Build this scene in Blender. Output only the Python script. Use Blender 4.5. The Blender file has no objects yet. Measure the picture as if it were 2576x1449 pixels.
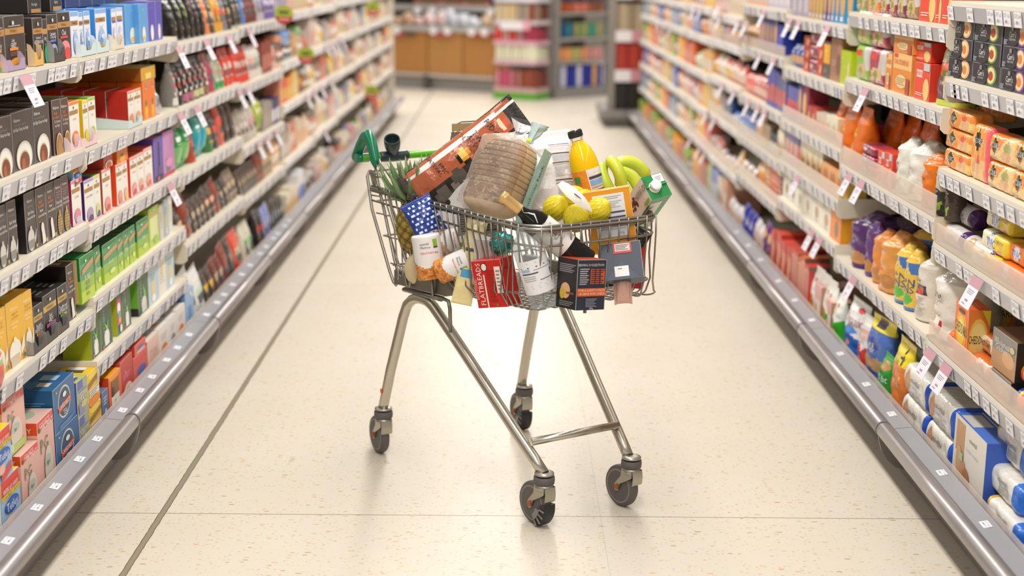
import bpy, math, random
from mathutils import Vector as V, Matrix as M
PI=math.pi; R=math.radians
scn=bpy.context.scene; COL=scn.collection
rnd=random.Random(7)
# ---------------------------------------------------------------- camera
IW,IH=2576,1449; FPX=50/36*2576; HC=1.55
TH=R(12.7027); YAW=R(-0.119); ROLL=R(.47)
FW=V((-math.sin(YAW)*math.cos(TH),math.cos(YAW)*math.cos(TH),-math.sin(TH)))
RT=V((math.cos(YAW),math.sin(YAW),0)); UP=RT.cross(FW); CAM=V((0,0,HC))
def proj(p):
    q=V(p)-CAM; zc=q.dot(FW); x=FPX*q.dot(RT)/zc; y=-FPX*q.dot(UP)/zc
    c,s=math.cos(ROLL),math.sin(ROLL); return c*x-s*y+IW/2, s*x+c*y+IH/2
def ray(px,py):
    x=px-IW/2; y=py-IH/2; c,s=math.cos(ROLL),-math.sin(ROLL)
    x,y=c*x-s*y,s*x+c*y
    return (FW*FPX+RT*x-UP*y).normalized()
def Yof(px,X,z):
    a,b=1.2,60.
    for i in range(30):
        m=(a+b)/2
        if (proj((X,m,z))[0]-px)*X>0: a=m
        else: b=m
    return (a+b)/2
def at_plane(px,py,O,n):
    d=ray(px,py); return CAM+d*((O-CAM).dot(n)/d.dot(n))
cam=bpy.data.cameras.new('camera'); cam.lens=50; cam.sensor_width=36; cam.clip_end=200
co=bpy.data.objects.new('camera',cam); COL.objects.link(co)
c,s=math.cos(ROLL),math.sin(ROLL)
R2=RT*c+UP*s; U2=UP*c-RT*s    # camera rolled so that the picture turns clockwise
m=M((R2,U2,-FW)).transposed().to_4x4(); m.translation=CAM; co.matrix_world=m
cam.dof.use_dof=True; cam.dof.focus_distance=4.05; cam.dof.aperture_fstop=1.8
scn.camera=co
# ---------------------------------------------------------------- colours and materials
def lin(h):
    if not isinstance(h,str): return h
    h=h.lstrip('#')
    if len(h)==3: h=''.join(k*2 for k in h)
    r=[int(h[i:i+2],16)/255 for i in (0,2,4)]
    return tuple(k/12.92 if k<=.04045 else ((k+.055)/1.055)**2.4 for k in r)+(1.,)
def bsdf(name,**k):
    m=bpy.data.materials.new(name); m.use_nodes=True; b=m.node_tree.nodes['Principled BSDF']
    for a,v in k.items():
        b.inputs[a.replace('_',' ')].default_value=lin(v) if isinstance(v,str) else v
    return m,m.node_tree,b
def attr_mat(name,rough,bump=0,bscale=60,**k):
    m,t,b=bsdf(name,Roughness=rough,**k)
    a=t.nodes.new('ShaderNodeVertexColor'); a.layer_name='Col'
    t.links.new(a.outputs['Color'],b.inputs['Base Color'])
    if bump:
        tc=t.nodes.new('ShaderNodeTexCoord'); n=t.nodes.new('ShaderNodeTexNoise'); n.inputs['Scale'].default_value=bscale; n.inputs['Detail'].default_value=2
        u=t.nodes.new('ShaderNodeBump'); u.inputs['Strength'].default_value=bump; u.inputs['Distance'].default_value=.004
        t.links.new(tc.outputs['Object'],n.inputs['Vector']); t.links.new(n.outputs['Fac'],u.inputs['Height']); t.links.new(u.outputs['Normal'],b.inputs['Normal'])
    return m
MT={}
MT['card']=attr_mat('printed_card',.42)
MT['matt']=attr_mat('painted_surface',.6)
MT['film']=attr_mat('printed_film',.22,.9,45)
MT['gloss']=attr_mat('glossy_plastic',.2)
MT['foil']=attr_mat('foil_wrap',.22,1.,70,Metallic=.75)
def clear_mat(name,tint,alpha,rough=.08,bump=0,scale=40,bmix=.25):
    m=bpy.data.materials.new(name); m.use_nodes=True; t=m.node_tree; N=t.nodes
    N.clear(); o=N.new('ShaderNodeOutputMaterial'); tr=N.new('ShaderNodeBsdfTransparent'); tr.inputs[0].default_value=lin(tint)
    g=N.new('ShaderNodeBsdfPrincipled'); g.inputs['Base Color'].default_value=lin(tint); g.inputs['Roughness'].default_value=rough
    mx=N.new('ShaderNodeMixShader'); lw=N.new('ShaderNodeLayerWeight'); lw.inputs['Blend'].default_value=bmix
    ad=N.new('ShaderNodeMath'); ad.operation='ADD'; ad.use_clamp=True; ad.inputs[1].default_value=alpha
    t.links.new(lw.outputs['Facing'],ad.inputs[0])
    mu=N.new('ShaderNodeMath'); mu.operation='MULTIPLY'; mu.inputs[1].default_value=.55
    t.links.new(lw.outputs['Fresnel'],mu.inputs[0]); t.links.new(mu.outputs[0],ad.inputs[0])
    t.links.new(ad.outputs[0],mx.inputs[0]); t.links.new(tr.outputs[0],mx.inputs[1]); t.links.new(g.outputs[0],mx.inputs[2]); t.links.new(mx.outputs[0],o.inputs[0])
    if bump:
        tc=N.new('ShaderNodeTexCoord'); n=N.new('ShaderNodeTexNoise'); n.inputs['Scale'].default_value=scale; n.inputs['Detail'].default_value=3; n.inputs['Distortion'].default_value=1.2
        u=N.new('ShaderNodeBump'); u.inputs['Strength'].default_value=bump; u.inputs['Distance'].default_value=.006
        t.links.new(tc.outputs['Object'],n.inputs['Vector']); t.links.new(n.outputs['Fac'],u.inputs['Height'])
        for q in (g,lw): t.links.new(u.outputs['Normal'],q.inputs['Normal'])
    return m
MT['clear']=clear_mat('clear_plastic_film','#ffffff',.06,.12,1.,28)
MT['acrylic']=clear_mat('clear_acrylic','#fffaf6',.1,.15)
MT['skin']=attr_mat('fruit_skin',.38,.25,160)
MT['gold']=attr_mat('gold_capsule',.3,0,60,Metallic=.45)
MT['juice']=attr_mat('juice_in_clear_plastic',.08)
MT['wineglass']=attr_mat('dark_bottle_glass',.04)
MT['bottlepet']=clear_mat('clear_bottle_plastic','#f4f8fa',.1,.04,.6,20,.35)
MT['net']=attr_mat('net_cord',.5)
def metal(name,col,rough,noise=.12,scale=30,mval=1.):
    m,t,b=bsdf(name,Metallic=mval,Base_Color=col,Roughness=rough)
    tc=t.nodes.new('ShaderNodeTexCoord'); n=t.nodes.new('ShaderNodeTexNoise'); n.inputs['Scale'].default_value=scale; n.inputs['Detail'].default_value=4
    r=t.nodes.new('ShaderNodeMapRange'); r.inputs['To Min'].default_value=rough-noise; r.inputs['To Max'].default_value=rough+noise
    t.links.new(tc.outputs['Object'],n.inputs['Vector']); t.links.new(n.outputs['Fac'],r.inputs['Value']); t.links.new(r.outputs['Result'],b.inputs['Roughness'])
    return m
MT['wire']=metal('zinc_plated_wire','#a09b92',.32)
MT['tube']=metal('zinc_plated_tube','#c4bfb2',.3,.1,14)
MT['plate']=metal('dull_steel_plate','#8d8a82',.42)
MT['fork']=metal('worn_steel_pressing','#b3afa3',.4,.15,40)
MT['rail']=metal('brushed_aluminium_rail','#aaa4a4',.36,.05,8,.6)
def plastic(name,col,rough=.35,**k): return bsdf(name,Base_Color=col,Roughness=rough,**k)[0]
MT['green']=plastic('dark_green_plastic','#04714f',.22); MT['lime']=plastic('lime_green_plastic','#5fb324',.25)
MT['teal']=plastic('dark_teal_plastic','#2b3d41',.3); MT['rubber']=plastic('grey_rubber','#5b5755',.6)
MT['hub']=plastic('grey_plastic_hub','#827c7a',.45); MT['black']=plastic('black_plastic','#1b1a1a',.4)
MT['rust']=plastic('rusty_bolt','#a5552c',.7); MT['white']=plastic('white_plastic','#f1f1ee',.3)
MT['cream']=plastic('cream_powder_coat','#e6ddcb',.45); MT['greyp']=plastic('grey_plastic_strip','#9d9ca1',.45)
MT['kick']=metal('grey_kick_plate','#9a9290',.5,.1,5,.2); MT['dark']=plastic('shade_toned_backing','#2e2724',.7)  # backing colour darkened to paint in the shade behind the goods
# ---------------------------------------------------------------- text
_tx={}
def glyphs(s):
    """2-D triangles of a string, cap height about 1, left aligned at 0, and its width"""
    if s in _tx: return _tx[s]
    c=bpy.data.curves.new('t','FONT'); c.body=s; c.resolution_u=1; c.size=1.38
    o=bpy.data.objects.new('t',c); COL.objects.link(o)
    me=bpy.data.meshes.new_from_object(o,depsgraph=bpy.context.evaluated_depsgraph_get())
    vs=[(v.co.x,v.co.y) for v in me.vertices]; fs=[tuple(p.vertices) for p in me.polygons]
    w=max([v[0] for v in vs] or [1])
    bpy.data.objects.remove(o); bpy.data.meshes.remove(me); bpy.data.curves.remove(c)
    _tx[s]=(vs,fs,w); return _tx[s]
# ---------------------------------------------------------------- mesh builder
class MB:
    def __init__(s): s.v=[]; s.f=[]; s.c=[]; s.m=[]; s.sm=[]
    def face(s,idx,col='#fff',mi=0,sm=False): s.f.append(idx); s.c.append(col); s.m.append(mi); s.sm.append(sm)
    def poly(s,pts,col='#fff',mi=0,sm=False):
        n=len(s.v); s.v+= [tuple(p) for p in pts]; s.face(tuple(range(n,n+len(pts))),col,mi,sm)
    def box(s,x0,x1,y0,y1,z0,z1,col='#fff',mi=0,cols=None):
        n=len(s.v); s.v+=[(x,y,z) for z in (z0,z1) for y in (y0,y1) for x in (x0,x1)]
        for k,f in enumerate(((0,2,3,1),(4,5,7,6),(0,1,5,4),(2,6,7,3),(0,4,6,2),(1,3,7,5))): # bottom top front back left right
            s.face(tuple(n+i for i in f),(cols or {}).get(k,col),mi)
    def rings(s,rings,col='#fff',mi=0,closed=True,caps=(True,True),sm=True,colf=None):
        n0=len(s.v); k=len(rings[0])
        for r in rings: s.v+=[tuple(p) for p in r]
        for i in range(len(rings)-1):
            for j in range(k if closed else k-1):
                a=n0+i*k+j; b=n0+i*k+(j+1)%k
                s.face((a,b,b+k,a+k),colf(i,j) if colf else col,mi,sm)
        if caps[0]: s.face(tuple(n0+j for j in reversed(range(k))),colf(0,0) if colf else col,mi)
        if caps[1]: s.face(tuple(n0+(len(rings)-1)*k+j for j in range(k)),colf(len(rings)-2,0) if colf else col,mi)
    def lathe(s,prof,n=24,O=(0,0,0),ax=V((0,0,1)),col='#fff',mi=0,caps=(True,True),colf=None,sm=True):
        ax=V(ax).normalized(); t=ax.orthogonal().normalized(); b=ax.cross(t); O=V(O)
        s.rings([[O+ax*z+(t*math.cos(2*PI*j/n)+b*math.sin(2*PI*j/n))*r for j in range(n)] for r,z in prof],col,mi,True,caps,sm,colf)
    def tube(s,pts,r,n=8,col='#fff',mi=0,closed=False,flat=1.):
        pts=[V(p) for p in pts]; N=len(pts); rs=[]; t0=None; up=None
        rr=r if isinstance(r,(list,tuple)) else [r]*N
        for i in range(N):
            if closed: d=pts[(i+1)%N]-pts[i-1]
            else: d=pts[min(i+1,N-1)]-pts[max(i-1,0)]
            d.normalize()
            if up is None: up=d.orthogonal().normalized() if abs(d.z)>.9 else V((0,0,1))-d*d.z
            up=(up-d*up.dot(d)); up.normalize(); sd=d.cross(up)
            rs.append([pts[i]+(sd*math.cos(2*PI*j/n)*flat+up*math.sin(2*PI*j/n))*rr[i] for j in range(n)])
        if closed: rs.append(rs[0])
        s.rings(rs,col,mi,True,(not closed,not closed))
    def ball(s,c,r,nu=16,nv=10,col='#fff',mi=0,sc=(1,1,1),M3=None,fn=None,colf=None):
        c=V(c); rs=[]
        for i in range(nv+1):
            th=PI*i/nv; ring=[]
            for j in range(nu):
                ph=2*PI*j/nu; p=V((math.sin(th)*math.cos(ph)*sc[0],math.sin(th)*math.sin(ph)*sc[1],-math.cos(th)*sc[2]))*r
                if fn: p=fn(p,th,ph)
                if M3: p=M3@p
                ring.append(c+p)
            rs.append(ring)
        s.rings(rs,col,mi,True,(False,False),True,colf)
    def text(s,t,S,x,y,size,col,mi=0,rot=0,xs=1.,center=True,maxw=None,asp=1.):
        """S(u,v)->point on a face; x,y in face units; size = cap height in v units; asp = face height/width"""
        vs,fs,w=glyphs(t); n=len(s.v)
        k=size; kx=size*asp*xs
        if maxw and w*kx>maxw: kx=maxw/w
        if rot: # read bottom to top
            kx2=size*xs
            if maxw and w*kx2>maxw: kx2=maxw/w
            for (a,b) in vs:
                s.v.append(tuple(S(x-(b-.5)*k*asp, y+(a-(w/2 if center else 0))*kx2)))
        else:
            for (a,b) in vs: s.v.append(tuple(S(x+(a-(w/2 if center else 0))*kx, y+(b-.5)*k)))
        for f in fs: s.face(tuple(n+i for i in f),col,mi)
    def xf(s,m,i0=0): s.v[i0:]=[tuple(m@V(p)) for p in s.v[i0:]]
    def mesh(s,name,mats):
        me=bpy.data.meshes.new(name); me.from_pydata(s.v,[],s.f); me.update()
        for q in mats: me.materials.append(MT[q] if isinstance(q,str) else q)
        me.polygons.foreach_set('material_index',s.m); me.polygons.foreach_set('use_smooth',s.sm)
        ca=me.color_attributes.new('Col','FLOAT_COLOR','CORNER'); buf=[]; cc={}
        for f,c_ in zip(s.f,s.c):
            if c_ not in cc: cc[c_]=lin(c_)
            buf.extend(cc[c_]*len(f))
        ca.data.foreach_set('color',buf); return me
    def obj(s,name,mats='matt',parent=None,loc=None,**k):
        if isinstance(mats,str): mats=(mats,)
        return mkobj(name,s.mesh(name,mats),parent,loc,**k)
def mkobj(name,me,parent=None,loc=None,rz=0,label=None,cat=None,group=None,kind=None):
    o=bpy.data.objects.new(name,me); COL.objects.link(o)
    if parent is not None: o.parent=parent
    if loc is not None: o.location=loc
    if rz: o.rotation_euler=(0,0,rz)
    if label: o['label']=label
    if cat: o['category']=cat
    if group: o['group']=group
    if kind: o['kind']=kind
    return o
def mixc(a,b,t):
    A=lin(a);B=lin(b); return tuple(A[i]*(1-t)+B[i]*t for i in range(3))+(1.,)
# ---------------------------------------------------------------- prints: tiny pictures in face units
# r x0 y0 x1 y1 col | e cx cy rx ry col | t x y size col text | T (turned text) | l x0 x1 y0 y1 n col (text-like lines) | p col x y ...
def parse(p):
    out=[]
    for q in (p or '').split(';'):
        q=q.strip()
        if not q: continue
        w=q.split(' ')
        if w[0] in 'tT': out.append((w[0],float(w[1]),float(w[2]),float(w[3]),w[4],' '.join(w[5:])))
        elif w[0]=='p': out.append(('p',w[1],[float(a) for a in w[2:]]))
        else: out.append((w[0],*[float(a) for a in w[1:-1]],w[-1]))
    return out
def paint(mb,S,pr,asp,mi=0,text=True,nmax=16,eps=.0004):
    """draw prints on a face through S(u,v,lift)"""
    k=0
    for q in pr:
        k+=1; e=eps*k
        if q[0]=='r':
            _,a,b,c,d,col=q; mb.poly([S(a,b,e),S(c,b,e),S(c,d,e),S(a,d,e)],col,mi)
        elif q[0]=='e':
            _,a,b,rx,ry,col=q; mb.poly([S(min(1,max(0,a+rx*math.cos(2*PI*j/nmax))),min(1,max(0,b+ry*math.sin(2*PI*j/nmax))),e) for j in range(nmax)],col,mi)
        elif q[0]=='p':
            a=q[2]; mb.poly([S(a[i],a[i+1],e) for i in range(0,len(a),2)],q[1],mi)
        elif q[0]=='l':
            _,x0,x1,y0,y1,n,col=q; n=int(n)
            for j in range(n):
                y=y1-(y1-y0)*(j+.5)/n; h=(y1-y0)/n*.22; x=x1-(x1-x0)*(.25*((j*37)%5)/4)
                mb.poly([S(x0,y-h,e),S(x,y-h,e),S(x,y+h,e),S(x0,y+h,e)],col,mi)
        elif text and q[0] in 'tT':
            _,x,y,sz,col,t=q
            mb.text(t,lambda u,v:S(u,v,e),x,y,sz,col,mi,rot=(q[0]=='T'),maxw=(.92 if q[0]=='t' else .9),asp=asp)
def inside(q,u,v):
    if q[0]=='r': return q[1]<=u<=q[3] and q[2]<=v<=q[4]
    if q[0]=='e': return ((u-q[1])/q[3])**2+((v-q[2])/q[4])**2<=1
    if q[0]=='l':
        if not(q[1]<=u<=q[2] and q[3]<=v<=q[4]): return False
        return ((v-q[3])/(q[4]-q[3])*q[5])%1<.5
    if q[0]=='p':
        a=q[2]; n=len(a)//2; r=False
        for i in range(n):
            x0,y0,x1,y1=a[2*i],a[2*i+1],a[2*i-2],a[2*i-1]
            if (y0>v)!=(y1>v) and u<(x1-x0)*(v-y0)/(y1-y0)+x0: r=not r
        return r
    return False
ENERGY=410; WORLD=.27; EXPO=0.30
# ---------------------------------------------------------------- room and light
def floor_mat():
    m,t,b=bsdf('terrazzo_vinyl_floor',Roughness=.3); N=t.nodes; L=t.links
    g=N.new('ShaderNodeNewGeometry'); sp=N.new('ShaderNodeSeparateXYZ'); L.new(g.outputs['Position'],sp.inputs[0])
    def math_(op,a,b_=None,c=None):
        n=N.new('ShaderNodeMath'); n.operation=op
        for i,v in enumerate((a,b_,c)):
            if v is None: continue
            if isinstance(v,(int,float)): n.inputs[i].default_value=v
            else: L.new(v,n.inputs[i])
        return n.outputs[0]
    def mix(f,a,b_):
        n=N.new('ShaderNodeMix'); n.data_type='RGBA'; L.new(f,n.inputs['Factor'])
        for k,v in (('A',a),('B',b_)):
            s=[i for i in n.inputs if i.name==k and i.type=='RGBA'][0]
            if isinstance(v,str): s.default_value=lin(v)
            else: L.new(v,s)
        return [o for o in n.outputs if o.type=='RGBA'][0]
    mp=N.new('ShaderNodeMapping'); mp.inputs['Scale'].default_value=(26,60,1); L.new(g.outputs['Position'],mp.inputs[0])
    nz=N.new('ShaderNodeTexNoise'); nz.inputs['Scale'].default_value=2.2; nz.inputs['Detail'].default_value=3; L.new(g.outputs['Position'],nz.inputs['Vector'])
    col=mix(nz.outputs['Fac'],'#dbd0bf','#e1d8c9')
    for sc,th,seed in ((1,.16,0),(2.6,.2,3)):
        m2=N.new('ShaderNodeMapping'); m2.inputs['Scale'].default_value=(sc,sc,1); m2.inputs['Location'].default_value=(seed,seed,0); L.new(mp.outputs[0],m2.inputs[0])
        v=N.new('ShaderNodeTexVoronoi'); v.voronoi_dimensions='2D'; v.inputs['Scale'].default_value=1; L.new(m2.outputs[0],v.inputs['Vector'])
        s2=N.new('ShaderNodeSeparateColor'); L.new(v.outputs['Color'],s2.inputs[0])
        thr=math_('MULTIPLY',s2.outputs[0],th*1.6); on=math_('LESS_THAN',v.outputs['Distance'],thr)
        on=math_('MULTIPLY',on,math_('GREATER_THAN',s2.outputs[1],.72))
        cr=N.new('ShaderNodeValToRGB'); L.new(s2.outputs[2],cr.inputs[0])
        cr.color_ramp.elements[0].color=lin('#c9905f'); cr.color_ramp.elements[1].color=lin('#d8b58c')
        e=cr.color_ramp.elements.new(.3); e.color=lin('#d3a67c'); e=cr.color_ramp.elements.new(.12); e.color=lin('#9c8c74')
        col=mix(math_('MULTIPLY',on,.75),col,cr.outputs[0])
    ax=math_('ABSOLUTE',math_('ADD',sp.outputs[0],.998)); nl=N.new('ShaderNodeTexNoise'); nl.inputs['Scale'].default_value=30; L.new(g.outputs['Position'],nl.inputs['Vector'])
    wob=math_('MULTIPLY',math_('SUBTRACT',nl.outputs['Fac'],.5),.006)
    g1=math_('LESS_THAN',math_('ADD',ax,wob),.0085)
    col=mix(g1,col,'#9a8c78')
    ed=math_('LESS_THAN',math_('ABSOLUTE',math_('SUBTRACT',math_('ADD',math_('ABSOLUTE',math_('ADD',sp.outputs[0],.999)),wob),.0085)),.0012); col=mix(ed,col,'#5e5a50')
    for yy,wd,k in ((3.874,.0022,.9),(6.92,.003,.25),(9.96,.004,.3)):
        g2=math_('LESS_THAN',math_('ABSOLUTE',math_('SUBTRACT',sp.outputs[1],yy)),wd); col=mix(math_('MULTIPLY',g2,k),col,'#8f8370')
    g3=math_('LESS_THAN',math_('ABSOLUTE',math_('SUBTRACT',sp.outputs[0],.27)),.0015); col=mix(math_('MULTIPLY',g3,.22),col,'#8f8370')
    L.new(col,b.inputs['Base Color'])
    b.inputs['Specular IOR Level'].default_value=.25
    r=N.new('ShaderNodeMapRange'); r.inputs['To Min'].default_value=.3; r.inputs['To Max'].default_value=.46; L.new(nz.outputs['Fac'],r.inputs['Value']); L.new(r.outputs[0],b.inputs['Roughness'])
    return m
MT['floor']=floor_mat()
mb=MB(); mb.poly([(-9,-2,0),(9,-2,0),(9,30,0),(-9,30,0)]); mb.obj('floor','floor',kind='structure')
mb=MB(); mb.box(-9,9,29.9,30,0,4.2,'#a9a196'); mb.obj('wall_back','matt',kind='structure')
def area(name,x,y,z,sx,sy,e,col=(1,.96,.9),rot=(0,0,0)):
    l=bpy.data.lights.new(name,'AREA'); l.shape='RECTANGLE'; l.size=sx; l.size_y=sy; l.energy=e; l.color=col
    o=bpy.data.objects.new(name,l); COL.objects.link(o); o.location=(x,y,z); o.rotation_euler=rot
area('aisle_strip_lamp',0,9,3.3,.32,24,ENERGY)
for x in (-2.6,2.6): area('neighbour_strip_lamp',x,10,3.3,.3,26,ENERGY*.25)
area('back_strip_lamp',0,22,3.6,8,.5,ENERGY*.5)
w=bpy.data.worlds.new('store_light'); scn.world=w; w.use_nodes=True; bg=w.node_tree.nodes['Background']; bg.inputs[0].default_value=(1,.955,.9,1); bg.inputs[1].default_value=WORLD
scn.view_settings.view_transform='Standard'; scn.view_settings.look='None'; scn.view_settings.exposure=EXPO; scn.view_settings.gamma=1; scn.view_settings.use_curve_mapping=False
cy=scn.cycles; cy.max_bounces=6; cy.diffuse_bounces=3; cy.glossy_bounces=3; cy.transmission_bounces=4; cy.transparent_max_bounces=12; cy.caustics_reflective=False; cy.caustics_refractive=False
cy.use_adaptive_sampling=True; cy.adaptive_threshold=.02; cy.use_denoising=True; cy.sample_clamp_indirect=4; cy.blur_glossy=.5
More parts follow.
